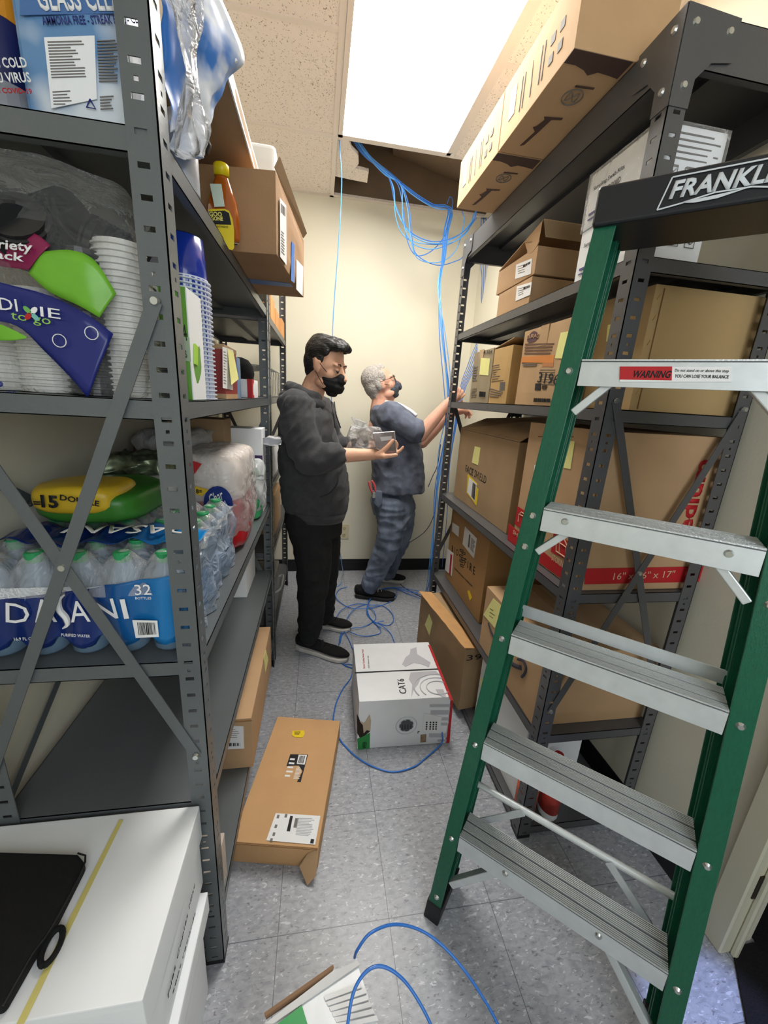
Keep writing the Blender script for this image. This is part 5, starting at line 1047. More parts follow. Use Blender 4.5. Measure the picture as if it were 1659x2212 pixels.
poly(P, 'torn_hole', [(858, 942), (870, 965), (880, 992), (905, 1000), (935, 965), (944, 985), (938, 1050), (905, 1075), (878, 1088), (862, 1060)], mat('dark_brown_hole', (44, 32, 22), .9), .001); poly(P, 'torn_lip', [(878, 990), (905, 1000), (936, 950), (944, 985), (940, 1045), (918, 1040), (900, 1060), (895, 1010)], mat('torn_card', (196, 176, 150), .7), .0022)  # torn opening drawn as a flat dark brown patch
ce = P.p(*ZC_([(1155, 1014)])[0]); MR = mat('clear_plug', (206, 212, 214), .3)
bm = BM(); 
ring = lambda r, n=28: [ce + Vector((r * math.cos(a), 0, r * math.sin(a))) for a in [2 * math.pi * i / n for i in range(n)]]
tube(bm, [p - Vector((0, .001, 0)) for p in ring(.044) + ring(.044)[:1]], .0022, 6); obj('plug_ring', bm, MR, c.t, smooth=True)
bm = BM(); quadslab(bm, ring(.033), (0, -1, 0)); obj('plug_face', bm, MR, c.t); bm = BM(); quadslab(bm, [ce + Vector((r * math.cos(a), -.001, r * math.sin(a))) for a, r in [(2 * math.pi * i / 28, .030 if i % 4 else .026) for i in range(28)]], (0, -1, 0)); obj('plug_hole', bm, mat('hole_grey', (84, 88, 90), .6), c.t)
for i in range(4):
    bm = BM(); x = ce.x - .018 + .012 * i; quadslab(bm, [(x, ce.y - .002, ce.z - .018), (x + .003, ce.y - .002, ce.z - .018), (x + .001, ce.y - .002, ce.z + .006), (x - .001, ce.y - .002, ce.z + .006)], (0, -1, 0)); obj('plug_slot', bm, M_INK, c.t)
poly(P, 'label_sticker', [(1262, 940), (1368, 962), (1345, 1055), (1250, 1050)], M_PAPER, .0009)
for x in (1278, 1300, 1318, 1335): P.lines('label_print', ZC_([(x - 6, 985), (x + 5, 985), (x + 2, 1045), (x - 9, 1045)]), 4, M_INK, .6, .1, .0016)
for (a, b, cc, d) in ((890, 905, 1295, 1425), (925, 950, 1300, 1425), (968, 985, 1360, 1418), (1000, 1015, 1362, 1412), (1062, 1085, 1290, 1405), (1098, 1110, 1340, 1400)): poly(P, 'grey_stripe', [(cc, a), (d, a), (d, b), (cc, b)], M_SHADE, .0006)
poly(P, 'photo_label', [(1240, 1070), (1275, 1066), (1272, 1112), (1238, 1116)], mat('brown_photo', (150, 126, 100), .6, var=.3, scale=60), .001); poly(P, 'corner_mark', [(1222, 1050), (1234, 1049), (1234, 1053), (1226, 1054), (1226, 1062), (1222, 1062)], M_INK, .001)
# near box at the bottom of the photo
c = Carton('cable_box', 'white and green cable box with an open brown flap, nearest box on the floor', 'cable box', -.163, .097, .165, .545, .001, .238, M_GLOSSW, rz=.34, pivot=(.097, .545), seam=False, amp=.003)
P = c.T; P.patch('green_panel', [(652, 2172), (664, 2212), (700, 2320), (560, 2320), (600, 2212)], mat('green_print2', (28, 150, 70), .4), .001); P.patch('white_lip', [(722, 2096), (738, 2092), (772, 2076), (778, 2084), (590, 2212), (572, 2212)], mat('grey_white_edge', (208, 208, 208), .5), .0016)
bm = BM(); q = [hz(722, 2090, .245), hz(716, 2108, .235), hz(575, 2203, .235), hz(572, 2196, .25)]; hexa(bm, q, [p + Vector((-.002, .004, .004)) for p in q]); obj('brown_flap', bm, mat('flap_brown', (146, 112, 84), .8), c.t, bevel=.001)
P.lines('embossed_label', [(690, 2150), (790, 2110), (830, 2212), (730, 2230)], 6, mat('off_white', (226, 226, 226), .5), .7, .1, .0012)
# ================================================================ network cables
M_CAB = mat('blue_cable', (50, 118, 206), .35, spec=.6, coat=.2); M_CABL = mat('light_blue_cable', (84, 160, 232), .3, spec=.6, coat=.3)
def cable(label, pts, r=.0028, m=None, group=None, n=8):
    bm = BM(); tube(bm, spline(pts, n), r, 8); o = obj('network_cable', bm, m or M_CAB, smooth=True); tag(o, label, 'cable', group); return o
Y = lambda px, py, y: hy(px, py, y)
jit = lambda k, a=.012: Vector(((random.random() - .5) * a * k, (random.random() - .5) * a * k, (random.random() - .5) * a * k))
cable('single blue cable hanging from the left corner of the open ceiling square', [Y(733, 303, 2.50) + Vector((0, 0, .05)), Y(734, 320, 2.50), Y(738, 380, 2.52), Y(736, 450, 2.54), Y(729, 560, 2.56), Y(722, 650, 2.58), Y(718, 735, 2.58), Y(716, 900, 2.6), Y(722, 1100, 2.6), Y(738, 1215, 2.62), hz(741, 1240, .003), hz(735, 1262, .003), hz(712, 1272, .003), hz(690, 1268, .003)], m=M_CABL)
G1 = 'blue cables dropping in a bundle beside the right shelves'
for i in range(6):
    j = lambda k: Vector(((i - 2.5) * .006 * k, (i % 2) * .008 * k, math.sin(i * 2.1) * .006 * k))
    low = [Y(952, 620, 2.62), Y(957, 720, 2.55), Y(966, 830, 2.5), Y(966, 900, 2.46), Y(955, 980, 2.42), Y(944, 1060, 2.40), Y(938, 1150, 2.38), Y(930, 1240, 2.36)]
    low = [p + Vector(((i - 2.5) * .010 * math.sin(k * (.8 + .13 * i) + .4 + i), 0, 0)) for k, p in enumerate(low)]
    cable('blue cable in the bundle falling from the open ceiling square beside the right shelves', [Y(748, 302, 2.50) + Vector((0, 0, .06)) + j(1), Y(790, 335, 2.58) + j(1), Y(838, 372, 2.66) + j(.6), Y(885, 405 + 2 * i, 2.72) + j(1), Y(935, 440 + i, 2.78) + j(1), Y(972, 448 + i, 2.8) + j(1), Y(964, 500, 2.76) + j(1), Y(958, 560, 2.7) + j(.7)] + low + [hz(922, 1283, .004) + j(1)], m=(M_CAB, M_CABL)[i % 2], group=G1)
G2 = 'blue cables sagging in loops below the ceiling opening'
sag = (([850, 405], [857, 455], [890, 508], [940, 526], [985, 512], [1018, 480], [1028, 456]), ([845, 400], [856, 448], [885, 500], [938, 522], [990, 508], [1022, 478], [1030, 456]), ([850, 410], [855, 470], [875, 512], [920, 527], [975, 524], [1010, 500], [1024, 460]),
       ([860, 400], [872, 460], [880, 520], [900, 552], [935, 540], [965, 500], [978, 440], [972, 425], [966, 440]), ([865, 400], [880, 450], [888, 520], [905, 560], [950, 566], [985, 540], [1002, 480], [998, 456]), ([868, 402], [884, 450], [890, 510], [900, 550], [945, 573], [990, 562], [1001, 553]), ([866, 400], [870, 470], [886, 520], [925, 538], [965, 530], [1000, 508], [1030, 470]))
for i, s_ in enumerate(sag):
    j = Vector((0, 0, (i % 3) * .006))
    cable('blue cable looping in a sag below the open ceiling square', [Y(752, 303, 2.50) + Vector((0, 0, .06)) + j, Y(795, 338, 2.58) + j, Y(832, 372 + i, 2.65) + j] + [Y(x, y, 2.68 + .02 * k) for k, (x, y) in enumerate(s_)], m=(M_CABL, M_CAB)[i % 2], group=G2)
G3 = 'blue cables hanging on the back wall behind the right shelves'
for i in range(6):
    xs_ = [1040 + 5 * i, 1036 + 6 * i, 1041 + 4 * i, 1040 + 3 * i, 1046 + 2 * i, 1030 + 3 * i, 1010 + 4 * i, 992 + 2 * i, 972, 965, 955]
    ys_ = [470, 540, 600, 650, 700, 740, 790, 850, 1000, 1120, 1225]
    cable('blue cable against the back wall, seen through the right shelves', [Y(x, y, 2.96 - .012 * i) for x, y in zip(xs_, ys_)], r=.0026, m=M_CAB, group=G3)
def ZD(L): return [(460 + x / 2.765, 1200 + y / 2.765) for x, y in L]
G4 = 'blue cables tangled on the floor beyond the white cable box'
loops = ([(1240, 215), (1170, 200), (1100, 190), (1010, 200), (945, 250), (920, 310), (925, 360), (975, 410), (1003, 445), (985, 470), (900, 482), (830, 462), (775, 440), (760, 480), (752, 530)],
         [(1240, 235), (1150, 212), (1060, 195), (975, 225), (930, 280), (922, 330), (950, 385), (1010, 420), (1060, 465), (1090, 535)],
         [(1238, 255), (1160, 228), (1103, 205), (1095, 245), (1040, 285), (950, 312), (860, 318), (800, 305), (745, 265), (735, 230), (760, 200), (802, 188)],
         [(930, 292), (850, 290), (770, 325), (738, 375), (748, 420), (785, 455), (815, 510), (835, 560)],
         [(925, 300), (965, 340), (968, 385), (900, 425), (820, 437), (775, 470), (760, 520)],
         [(930, 296), (1010, 300), (1065, 340), (1078, 385), (1045, 418), (985, 400), (1022, 390)],
         [(920, 290), (860, 310), (810, 360), (780, 430), (765, 480), (750, 535)],
         [(1225, 225), (1100, 195), (1000, 205), (940, 255), (922, 320), (950, 390), (1000, 430)])
for i, L in enumerate(loops): cable('blue cable lying in the tangle on the floor beyond the white cable box', [hz(x, y, .004 + .006 * ((k + i) % 3)) for k, (x, y) in enumerate(ZD(L))], m=M_CAB, group=G4)
cable('blue cable curling from under the white box past the flat carton', [hz(x, y, .004) for x, y in ZD([(838, 640), (826, 725), (780, 790), (740, 870), (722, 950), (720, 1030), (760, 1100)])] + [hz(x, y, .004) for x, y in ZD([(790, 1138), (860, 1205), (960, 1262), (1080, 1292), (1200, 1262), (1270, 1210)])] + [Vector((.535, 1.285, .012)), Vector((.537, 1.293, .05)), Vector((.535, 1.31, .075))], r=.0032)
cable('short blue cable end by the toe of the near black sneaker', [hz(x, y, .004) for x, y in ZD([(765, 640), (790, 658), (830, 672), (850, 680)])])
cable('short blue cable beside it, nearer the white box corner', [hz(x, y, .005) for x, y in ZD([(785, 650), (815, 650), (845, 655)])])
cable('dark cable curving along the wall to the floor between the older man and the shelves', [Y(945, 1050, 2.75), Y(938, 1110, 2.8), Y(918, 1148, 2.9), Y(880, 1175, 2.98), Y(856, 1192, 3.02), Y(850, 1225, 3.0), hz(856, 1250, .004), hz(872, 1268, .004), hz(910, 1290, .004)], m=mat('navy_cable', (40, 50, 92), .4))
cable('dark cable end sticking out left of the hanging bundle', [Y(925, 1052, 2.6), Y(934, 1030, 2.6), Y(945, 1005, 2.58), Y(952, 960, 2.55)], m=MATS['navy_cable'])
cable('thick blue cable arching over the floor from the near white box, outer loop', [hz(766, 2068, .2), hz(772, 2052, .23), hz(800, 2016, .25), hz(850, 1997, .24), hz(905, 2008, .22), hz(955, 2042, .2), hz(1000, 2092, .18), hz(1040, 2150, .17), hz(1075, 2212, .16), hz(1110, 2300, .14)], r=.0032)
cable('thick blue cable bending over the near white box, inner loop', [hz(740, 2320, .25), hz(752, 2205, .27), hz(765, 2140, .29), hz(790, 2100, .30), hz(820, 2087, .30), hz(855, 2102, .29), hz(890, 2140, .27), hz(930, 2212, .24), hz(960, 2300, .2)], r=.0032)
# ================================================================ the two people
def sculpt(name, build, voxel, m, parent, smooth=6, disp=None, sub=0):
    bm = BM(); build(bm); me = bpy.data.meshes.new('tmp'); bm.to_mesh(me); bm.free()
    o = bpy.data.objects.new('tmp', me); COL.objects.link(o)
    r = o.modifiers.new('r', 'REMESH'); r.mode = 'VOXEL'; r.voxel_size = voxel; r.use_smooth_shade = True
    s = o.modifiers.new('s', 'SMOOTH'); s.iterations = smooth; s.factor = .5
    dg = bpy.context.evaluated_depsgraph_get(); em = bpy.data.meshes.new_from_object(o.evaluated_get(dg))
    bpy.data.objects.remove(o); bpy.data.meshes.remove(me)
    b2 = bmesh.new(); b2.from_mesh(em); bpy.data.meshes.remove(em)
    if disp:
        b2.normal_update()
        new = [(v, disp(v.co.copy(), v.normal.copy())) for v in b2.verts]
        for v, c in new: v.co = c
    return obj(name, b2, m, parent, smooth=True)
def chain(bm, pts, rad, n=6, seg=12):
    """row of overlapping ellipsoids along a curve: rad = list of r or (across, other) per point"""
    P = [Vector(p) for p in pts]; R = [r if isinstance(r, tuple) else (r, r) for r in rad]
    for i in range(len(P) - 1):
        d = (P[i + 1] - P[i]); L = d.length; k = max(2, int(L / (min(R[i][0], R[i + 1][0], R[i][1]) * .3)) + 1)
        for j in range(k + (i == len(P) - 2)):
            t = j / k; p = P[i].lerp(P[i + 1], t); a = R[i][0] * (1 - t) + R[i + 1][0] * t; b = R[i][1] * (1 - t) + R[i + 1][1] * t
            ball(bm, p, a, b, (a + b) / 2, seg)
def folds(amp, sc, dirn=(1, 1, 1), seed=0):
    dv = Vector(dirn)
    def f(co, n):
        q = Vector((co.x * dv.x, co.y * dv.y, co.z * dv.z)) * sc + Vector((seed, seed * .7, 0)); h = 1 - abs(noise.noise(q)) * 2.2; h2 = noise.noise(q * 2.3)
        return co + n * amp * (h * .7 + h2 * .4)
    return f
def hand(name, parent, wrist, d, n, m, s=1.0, curl=(.5, .6, .6, .7), spread=.0, thumb=(.6, .3), side=1, arm=None):
    """wrist point, d = wrist to knuckles, n = back-of-hand normal; side=+1 puts the thumb on d x n side"""
    d = Vector(d).normalized(); n = Vector(n); n = (n - d * n.dot(d)).normalized(); w = d.cross(n) * side; W = Vector(wrist)
    def build(bm):
        if arm: chain(bm, *arm)
        chain(bm, [W - d * .02 * s, W + d * .035 * s, W + d * .075 * s], [(.024 * s, .019 * s), (.030 * s, .022 * s), (.030 * s, .017 * s)])
        for u in (-.026, -.009, .009, .026): chain(bm, [W + d * .02 * s + w * u * s * .6, W + d * .084 * s + w * u * s], [.013 * s, .0115 * s])
        for i, (u, L) in enumerate(((.027, .070), (.0095, .078), (-.0085, .073), (-.0255, .058))):
            p = W + d * .086 * s + w * u * s; c = curl[i]; a = .35 * c; pts = [p]
            for k, f in enumerate((.42, .32, .26)):
                a += c * (.75 + .35 * k); dd = (d * math.cos(a) - n * math.sin(a) + w * spread * (u / .027)).normalized(); p = p + dd * L * f * s; pts.append(p)
            chain(bm, pts, [.0098 * s, .0090 * s, .0082 * s, .0070 * s], seg=10)
        t0 = W + d * .018 * s + w * .022 * s; t1 = t0 + (d * .55 + w * .75 - n * thumb[0] * .5).normalized() * .042 * s; t2 = t1 + (d * .85 + w * .25 - n * thumb[0]).normalized() * .034 * s; t3 = t2 + (d * .9 - w * thumb[1] - n * thumb[0]).normalized() * .026 * s
        chain(bm, [t0, t1, t2, t3], [.016 * s, .0125 * s, .0108 * s, .0088 * s], seg=10)
    return build
def headframe(C, yaw, pitch, roll=0.0):
    """x = where the face points"""
    return Matrix.Translation(C) @ Matrix.Rotation(yaw, 4, 'Z') @ Matrix.Rotation(-pitch, 4, 'Y') @ Matrix.Rotation(roll, 4, 'X')
def head_parts(bm, F, ear=1.0):
    R = F.to_3x3()
    def e(c, r, rot=None):
        ball(bm, F @ Vector(c), *r, seg=20, R=R @ rot if rot else R)
    e((-.014, 0, .038), (.096, .076, .084)); e((.012, 0, .01), (.078, .070, .085)); e((.038, 0, -.028), (.056, .057, .078)); e((.044, 0, -.080), (.040, .042, .032)); e((.068, 0, -.098), (.020, .022, .018))
    for s in (-1, 1):
        e((.050, .036 * s, -.028), (.032, .026, .030)); e((.078, .030 * s, .020), (.013, .026, .009)); e((.030, .050 * s, -.075), (.035, .012, .022))
        e((.002, .074 * s, -.004), (.016 * ear, .009, .027 * ear), Matrix.Rotation(-.25, 3, 'Y')); e((.008, .076 * s, .012), (.012, .006, .014)); e((-.004, .073 * s, .010), (.012, .010, .018))
        e((.079, .031 * s, -.001), (.010, .014, .009))
    for k in range(6): e((.090 + .005 * k, 0, .006 - .008 * k), (.0085 + .0012 * k, .0075 + .0012 * k, .010))
    for s in (-1, 1): e((.104, .010 * s, -.040), (.009, .008, .007))
    e((.086, 0, -.064), (.012, .024, .007)); e((.086, 0, -.075), (.011, .020, .007))
def loft_rows(bm, rows, seg=40):
    """rows of (z, x0, x1, y0, y1): rounded horizontal sections"""
    rings = []
    for (z, x0, x1, y0, y1, tilt) in rows:
        cx_, cy_, a, b = (x0 + x1) / 2, (y0 + y1) / 2, (x1 - x0) / 2, (y1 - y0) / 2
        rings.append([bm.verts.new((cx_ + a * math.copysign(abs(math.cos(t)) ** .85, math.cos(t)), cy_ + b * math.copysign(abs(math.sin(t)) ** .85, math.sin(t)), z + tilt * math.cos(t))) for t in [2 * math.pi * i / seg for i in range(seg)]])
    for r, q in zip(rings, rings[1:]):
        for i in range(seg): bm.faces.new((r[i], r[(i + 1) % seg], q[(i + 1) % seg], q[i]))
    bm.faces.new(rings[0][::-1]); bm.faces.new(rings[-1])
def shoe(parent, heel, toe, m_up, m_sole, laces=True, white_side=True):
    heel, toe = Vector(heel), Vector(toe); d = (toe - heel); L = d.length; d.normalize(); w = Vector((-d.y, d.x, 0)); z = Vector((0, 0, 1))
    prof = [(0, .030), (.10, .038), (.3, .038), (.5, .040), (.7, .048), (.85, .046), (.95, .034), (1, .018)]
    def outline(k, off=0): return [heel + d * (u * L) + w * (h * k) + w * 0 for u, h in prof] + [heel + d * (u * L) - w * (h * k) for u, h in prof[::-1]]
    bm = BM(); o = outline(1.04); a = [p + z * .002 for p in o]; b = [p + z * (.032 if i in (0, 1, 14, 15) else .026) for i, p in enumerate(o)]; hexa(bm, a, b); so = None
    def up(bm):
        for i in range(25):
            u = i / 24; hw = .03; 
            for (u0, h0), (u1, h1) in zip(prof, prof[1:]):
                if u0 <= u <= u1: hw = h0 + (h1 - h0) * (u - u0) / (u1 - u0)
            top = .085 if u < .12 else (.095 - (u - .12) * .10 if u < .55 else .052 - (u - .55) * .03); top = max(top, .036)
            ball(bm, heel + d * (.03 * L + u * .93 * L) + z * (.024 + top * .40), .022, hw * .94, top * .46, 12, R=Matrix((d, w, z)).transposed())
    su = sculpt('shoe_upper', up, .005, m_up, parent, 6)
    sl = obj('sole', bm, m_sole, su, bevel=.008, seg=3)
    if laces:
        for i in range(4):
            p = heel + d * L * (.40 + .085 * i) + z * (.092 - .011 * i); b3 = BM(); tube(b3, spline([p + w * .022 - z * .008, p + w * .008 + z * .004, p - w * .008 + z * .004, p - w * .022 - z * .008], 4), .0022, 6); obj('lace', b3, laces if laces is not True else m_up, su)
    return su
M_SK1 = mat('skin_tan', (222, 172, 142), .5, var=.04, scale=30); M_SK2 = mat('skin_fair', (226, 172, 148), .5, var=.05, scale=30)
M_SK1.node_tree.nodes['Principled BSDF'].inputs['Subsurface Weight'].default_value = .08; M_SK2.node_tree.nodes['Principled BSDF'].inputs['Subsurface Weight'].default_value = .08
M_HOOD = mat('charcoal_fleece', (60, 60, 62), .95, var=.18, scale=30, bump=.25, bscale=260); M_PANT = mat('black_joggers', (24, 24, 25), .9, var=.2, scale=14, bump=.2, bscale=160)
M_HAIR1 = mat('black_hair', (30, 28, 28), .42, var=.3, scale=60, bump=.6, bscale=60, stretch=(1, 1, 3)); M_HAIR2 = mat('grey_hair', (176, 170, 164), .8, var=.22, scale=90, bump=.8, bscale=120)
M_HOOD.node_tree.nodes['Principled BSDF'].inputs['Sheen Weight'].default_value = .1
M_MASKB = mat('black_mask', (16, 16, 18), .8, bump=.15, bscale=200); M_SHOEB = mat('black_knit_shoe', (20, 20, 21), .9, bump=.3, bscale=300); M_SOLEW = mat('white_sole', (206, 202, 194), .6); M_SOLED = mat('dark_sole', (30, 30, 32), .7)
def PY(px, py, y): return hy(px, py, y)
def eyes(F, parent, skin, look=0, down=False):
    R = F.to_3x3()
    for s in (-1, 1):
        bm = BM(); ball(bm, F @ Vector((.0795, .031 * s, -.002)), .0105, .0115, .0105, 12, R=R); obj('eye', bm, mat('eye_white', (226, 220, 214), .2), parent, smooth=True)
        bm = BM(); ball(bm, F @ Vector((.0895, .031 * s, -.003 + look)), .002, .0052, .0052, 10, R=R); obj('iris', bm, mat('dark_iris', (40, 26, 18), .2), parent, smooth=True)
        bm = BM(); ball(bm, F @ Vector((.0795, .031 * s, .0008)), .0118, .0135, .0108, 14, R=R)
        Fi = F.inverted()
        bmesh.ops.delete(bm, geom=[v for v in bm.verts if (Fi @ v.co).z < (-.020 if down else -.0005)], context='VERTS'); obj('eyelid', bm, skin, parent, smooth=True)
        if down: bm = BM(); tube(bm, spline([F @ Vector(p) for p in ((.088, .019 * s, -.004), (.092, .031 * s, -.0075), (.086, .044 * s, -.004))], 5), .0017, 6); obj('lashes', bm, M_DARK, parent)
        bm = BM(); tube(bm, spline([F @ Vector(p) for p in ((.088, .012 * s, .020), (.092, .030 * s, .027), (.080, .050 * s, .020))], 5), lambda t: .0035 * (1 - .6 * t), 6); obj('eyebrow', bm, M_HAIR1 if skin is M_SK1 else M_HAIR2, parent, smooth=True)
# ---------------- younger man in a hoodie
def man1():
    t = thing('person', 'person in black hoodie, joggers and face mask looking down at a metal box in hand', 'person', (-.02, 2.03, 0))
    C = Vector(PY(703, 790, 2.0)); F = headframe(C, math.radians(-32), math.radians(-14))
    sh = PY(640, 880, 1.86); el = PY(668, 990, 1.80); cuff = PY(724, 984, 1.78); wr = PY(804, 982, 1.79)
    shL = PY(690, 885, 2.20); elL = PY(720, 970, 2.22); wrL = PY(775, 965, 2.02)
    hip = PY(672, 1090, 2.03)
    hd = hand('h', t, wr, (1, .10, .10), (-.1, .1, -1), M_SK1, .95, (.25, .55, .75, .8), .1, (.1, -.2), side=-1)
    hdL = hand('h', t, wrL, (1, -.35, .1), (0, .1, -1), M_SK1, .95, (.5, .6, .6, .7), .1, (.2, .2), side=1)
    def body(bm):
        head_parts(bm, F, 1.3); Fp = lambda *c: F @ Vector(c)
        nb = PY(668, 868, 2.02); chain(bm, [Fp(-.02, 0, -.05), Fp(-.035, 0, -.10), nb], [(.056, .056), (.056, .056), (.062, .065)])
        chain(bm, [nb + Vector((0, 0, -.13)), PY(668, 950, 2.03), hip], [(.085, .11), (.11, .14), (.11, .14)]); chain(bm, [nb, nb + Vector((0, 0, -.12))], [.06, .07])
        chain(bm, [sh, el], [.05, .042]); chain(bm, [el, cuff, wr], [.042, .037, .026]); chain(bm, [shL, elL], [.05, .042]); chain(bm, [elL, wrL], [.040, .026])
        for a, b, c in ((PY(655, 1110, 1.95), PY(672, 1215, 1.93), PY(668, 1365, 1.98)), (PY(690, 1110, 2.12), PY(700, 1205, 2.13), PY(705, 1325, 2.20))): chain(bm, [a, b, c], [.075, .055, .038])
        hd(bm); hdL(bm); chain(bm, [PY(812, 984, 1.775), PY(826, 976, 1.757), PY(840, 962, 1.750), PY(849, 951, 1.752)], [.016, .0125, .0105, .0085], seg=10)
    bd = sculpt('body', body, .0042, M_SK1, t, 3)
    eyes(F, t, M_SK1, -.006, True)
    # hoodie
    def rows():
        out = []
        for (py, xl, xr, ya, yb) in ((872, 655, 690, 1.93, 2.10), (880, 628, 708, 1.86, 2.17), (895, 614, 716, 1.82, 2.21), (920, 606, 722, 1.81, 2.22), (960, 602, 734, 1.82, 2.22), (1000, 603, 745, 1.83, 2.22), (1040, 606, 752, 1.83, 2.22), (1075, 610, 752, 1.83, 2.22), (1096, 616, 746, 1.84, 2.20)):
            a = PY(xl, py, 2.02); b = PY(xr, py, 2.02); out.append(((a.z + b.z) / 2, a.x, b.x, ya, yb, -.008))
        return out[::-1]
    def hoodie(bm):
        loft_rows(bm, rows())
        chain(bm, [PY(650, 888, 1.93), sh, (sh + el) / 2 + Vector((-.012, 0, 0)), el, (el + cuff) / 2 + Vector((0, 0, -.004)), cuff], [.075, .083, .080, .074, .064, .054])
        chain(bm, [PY(680, 893, 2.10), shL, elL, PY(748, 966, 2.12)], [.07, .078, .070, .056])
    def fd(co, n):
        q = co * 1.0; h = noise.noise(Vector((q.x * 9, q.y * 9, q.z * 16))); r = 1 - abs(noise.noise(Vector((q.x * 14 + 3, q.y * 10, q.z * 20 - q.x * 18)))) * 2.4
        return co + n * (.006 * h + .007 * r * (1 if co.z < 1.40 else .4))
    hd_ = sculpt('hoodie', hoodie, .0075, M_HOOD, t, 5, fd)
    nb = PY(668, 850, 2.02)
    def hood(bm):
        for k in range(13):
            a = math.radians(55 + 250 * k / 12); c = nb + Vector((math.cos(a) * .078 - .012, math.sin(a) * .088, -.004 + .022 * math.cos(a) * -1)); ball(bm, c, .030, .030, .024 + .008 * (math.cos(a) < -.3), 12)
            c2 = c + Vector((math.cos(a) * .018, math.sin(a) * .018, -.034)); ball(bm, c2, .034, .034, .024, 12)
        for k in range(5): ball(bm, nb + Vector((-.105 - .004 * k, (k - 2) * .03, -.02 - .012 * abs(k - 2))), .032, .035, .030, 12)
    sculpt('hood', hood, .006, M_HOOD, hd_, 4, folds(.004, 18, seed=2))
    # pocket seam, hem band, cords
    def surf(px, py, y): return PY(px, py, y)
    bm = BM(); loft_rows(bm, [(PY(0, 1108, 2.02).z if False else PY(680, 1112, 2.02).z, PY(619, 1108, 2.02).x, PY(744, 1108, 2.02).x, 1.842, 2.20, -.008), (PY(680, 1094, 2.02).z, PY(613, 1094, 2.02).x, PY(750, 1094, 2.02).x, 1.835, 2.21, -.008)]); obj('hem_band', bm, M_HOOD, hd_, smooth=True)
    for k, (x0, x1) in enumerate(((716, 724), (722, 736))):
        bm = BM(); tube(bm, spline([PY(x0, 868, 1.92), PY(x0 + 4, 895, 1.875), PY(x1, 925, 1.865)], 5), .0028, 6); obj('drawcord', bm, M_DARK, hd_, smooth=True)
    bm = BM(); tube(bm, spline([PY(731, 1022, 1.865), PY(728, 1045, 1.835), PY(712, 1065, 1.822), PY(692, 1074, 1.822)], 6), .003, 6); obj('pocket_seam', bm, M_DARK, hd_)
    # joggers
    def pants(bm):
        a = PY(618, 1100, 2.02); b = PY(742, 1100, 2.02); loft_rows(bm, [(a.z - .12, PY(624, 1150, 2.02).x, PY(738, 1150, 2.02).x, 1.85, 2.20, 0), (a.z - .04, a.x + .01, b.x - .01, 1.85, 2.19, 0), (a.z + .03, a.x + .02, b.x - .02, 1.86, 2.18, 0)])
        chain(bm, [PY(662, 1120, 1.95), PY(672, 1160, 1.94), PY(679, 1215, 1.93), PY(676, 1270, 1.94), PY(672, 1320, 1.955), PY(668, 1372, 1.97)], [.108, .104, .094, .085, .073, .056])
        chain(bm, [PY(694, 1125, 2.10), PY(700, 1180, 2.13), PY(701, 1240, 2.16), PY(699, 1290, 2.19), PY(700, 1330, 2.20)], [.102, .094, .080, .070, .056])
    def fp(co, n):
        r = 1 - abs(noise.noise(Vector((co.x * 9, co.y * 9, co.z * 13)))) * 2.4; k = 1.6 if co.z < .25 else 1; r2 = noise.noise(Vector((co.x * 8, co.y * 8, co.z * 40))) if co.z < .25 else 0
        return co + n * (.005 * r * k + .006 * r2)
    sculpt('joggers', pants, .008, M_PANT, t, 4, fp)
    # shoes
    s1 = shoe(t, hz(643, 1398, 0), hz(752, 1428, 0), M_SHOEB, M_SOLEW, M_DARK); s2 = shoe(t, hz(682, 1350, 0), hz(757, 1362, 0), M_SHOEB, M_SOLEW, M_DARK)
    for o_ in (): pass
    # hair
    R = F.to_3x3(); Fi = F.inverted()
    def hair(bm):
        e = lambda c, r: ball(bm, F @ Vector(c), *r, seg=20, R=R)
        e((-.026, 0, .052), (.088, .079, .082)); e((-.050, 0, .010), (.060, .073, .075)); e((-.055, 0, -.035), (.040, .056, .045))
        for k in range(9):
            s = (k - 4) / 4; e((.026, .050 * s, .106 - .012 * s * s), (.050, .022, .026)); e((.060, .040 * s - .006, .108 - .012 * s * s), (.030, .019, .024)); e((.086, .030 * s - .010, .106 - .010 * s * s), (.018, .015, .016))
        for s in (-1, 1): e((.004, .070 * s, .030), (.020, .010, .034)); e((.010, .064 * s, .066), (.036, .016, .028))
    def fh(co, n):
        c = Fi @ co; st = noise.noise(Vector((c.x * 14, c.y * 90, c.z * 22))); return co + n * (.0035 * st * (1.6 if c.z > .08 else .6))
    sculpt('hair', hair, .0035, M_HAIR1, t, 2, fh)
    # mask
    def mask(bm):
        e = lambda c, r: ball(bm, F @ Vector(c), *r, seg=20, R=R)
        e((.052, 0, -.062), (.055, .062, .052)); e((.096, 0, -.040), (.028, .030, .028)); e((.090, 0, -.078), (.030, .040, .030)); e((.098, 0, -.020), (.020, .018, .012)); e((.066, 0, -.110), (.028, .032, .016))
    def fm(co, n):
        c = Fi @ co; return co + n * (.0010 * math.cos(c.z * 260))
    sculpt('face_mask', mask, .004, M_MASKB, t, 4, fm)
    for s in (-1, 1):
        for (a, b) in (((.060, .052 * s, -.028), (.008, .080 * s, .016)), ((.052, .055 * s, -.085), (.002, .080 * s, -.028))):
            bm = BM(); tube(bm, spline([F @ Vector(a), F @ Vector(((a[0] + b[0]) / 2, max(abs(a[1]), .066) * s + .006 * s, (a[2] + b[2]) / 2)), F @ Vector(b)], 5), .0016, 6); obj('mask_loop', bm, M_DARK, t)
    return t, wr, wrL
t1, WR, WRL = man1()
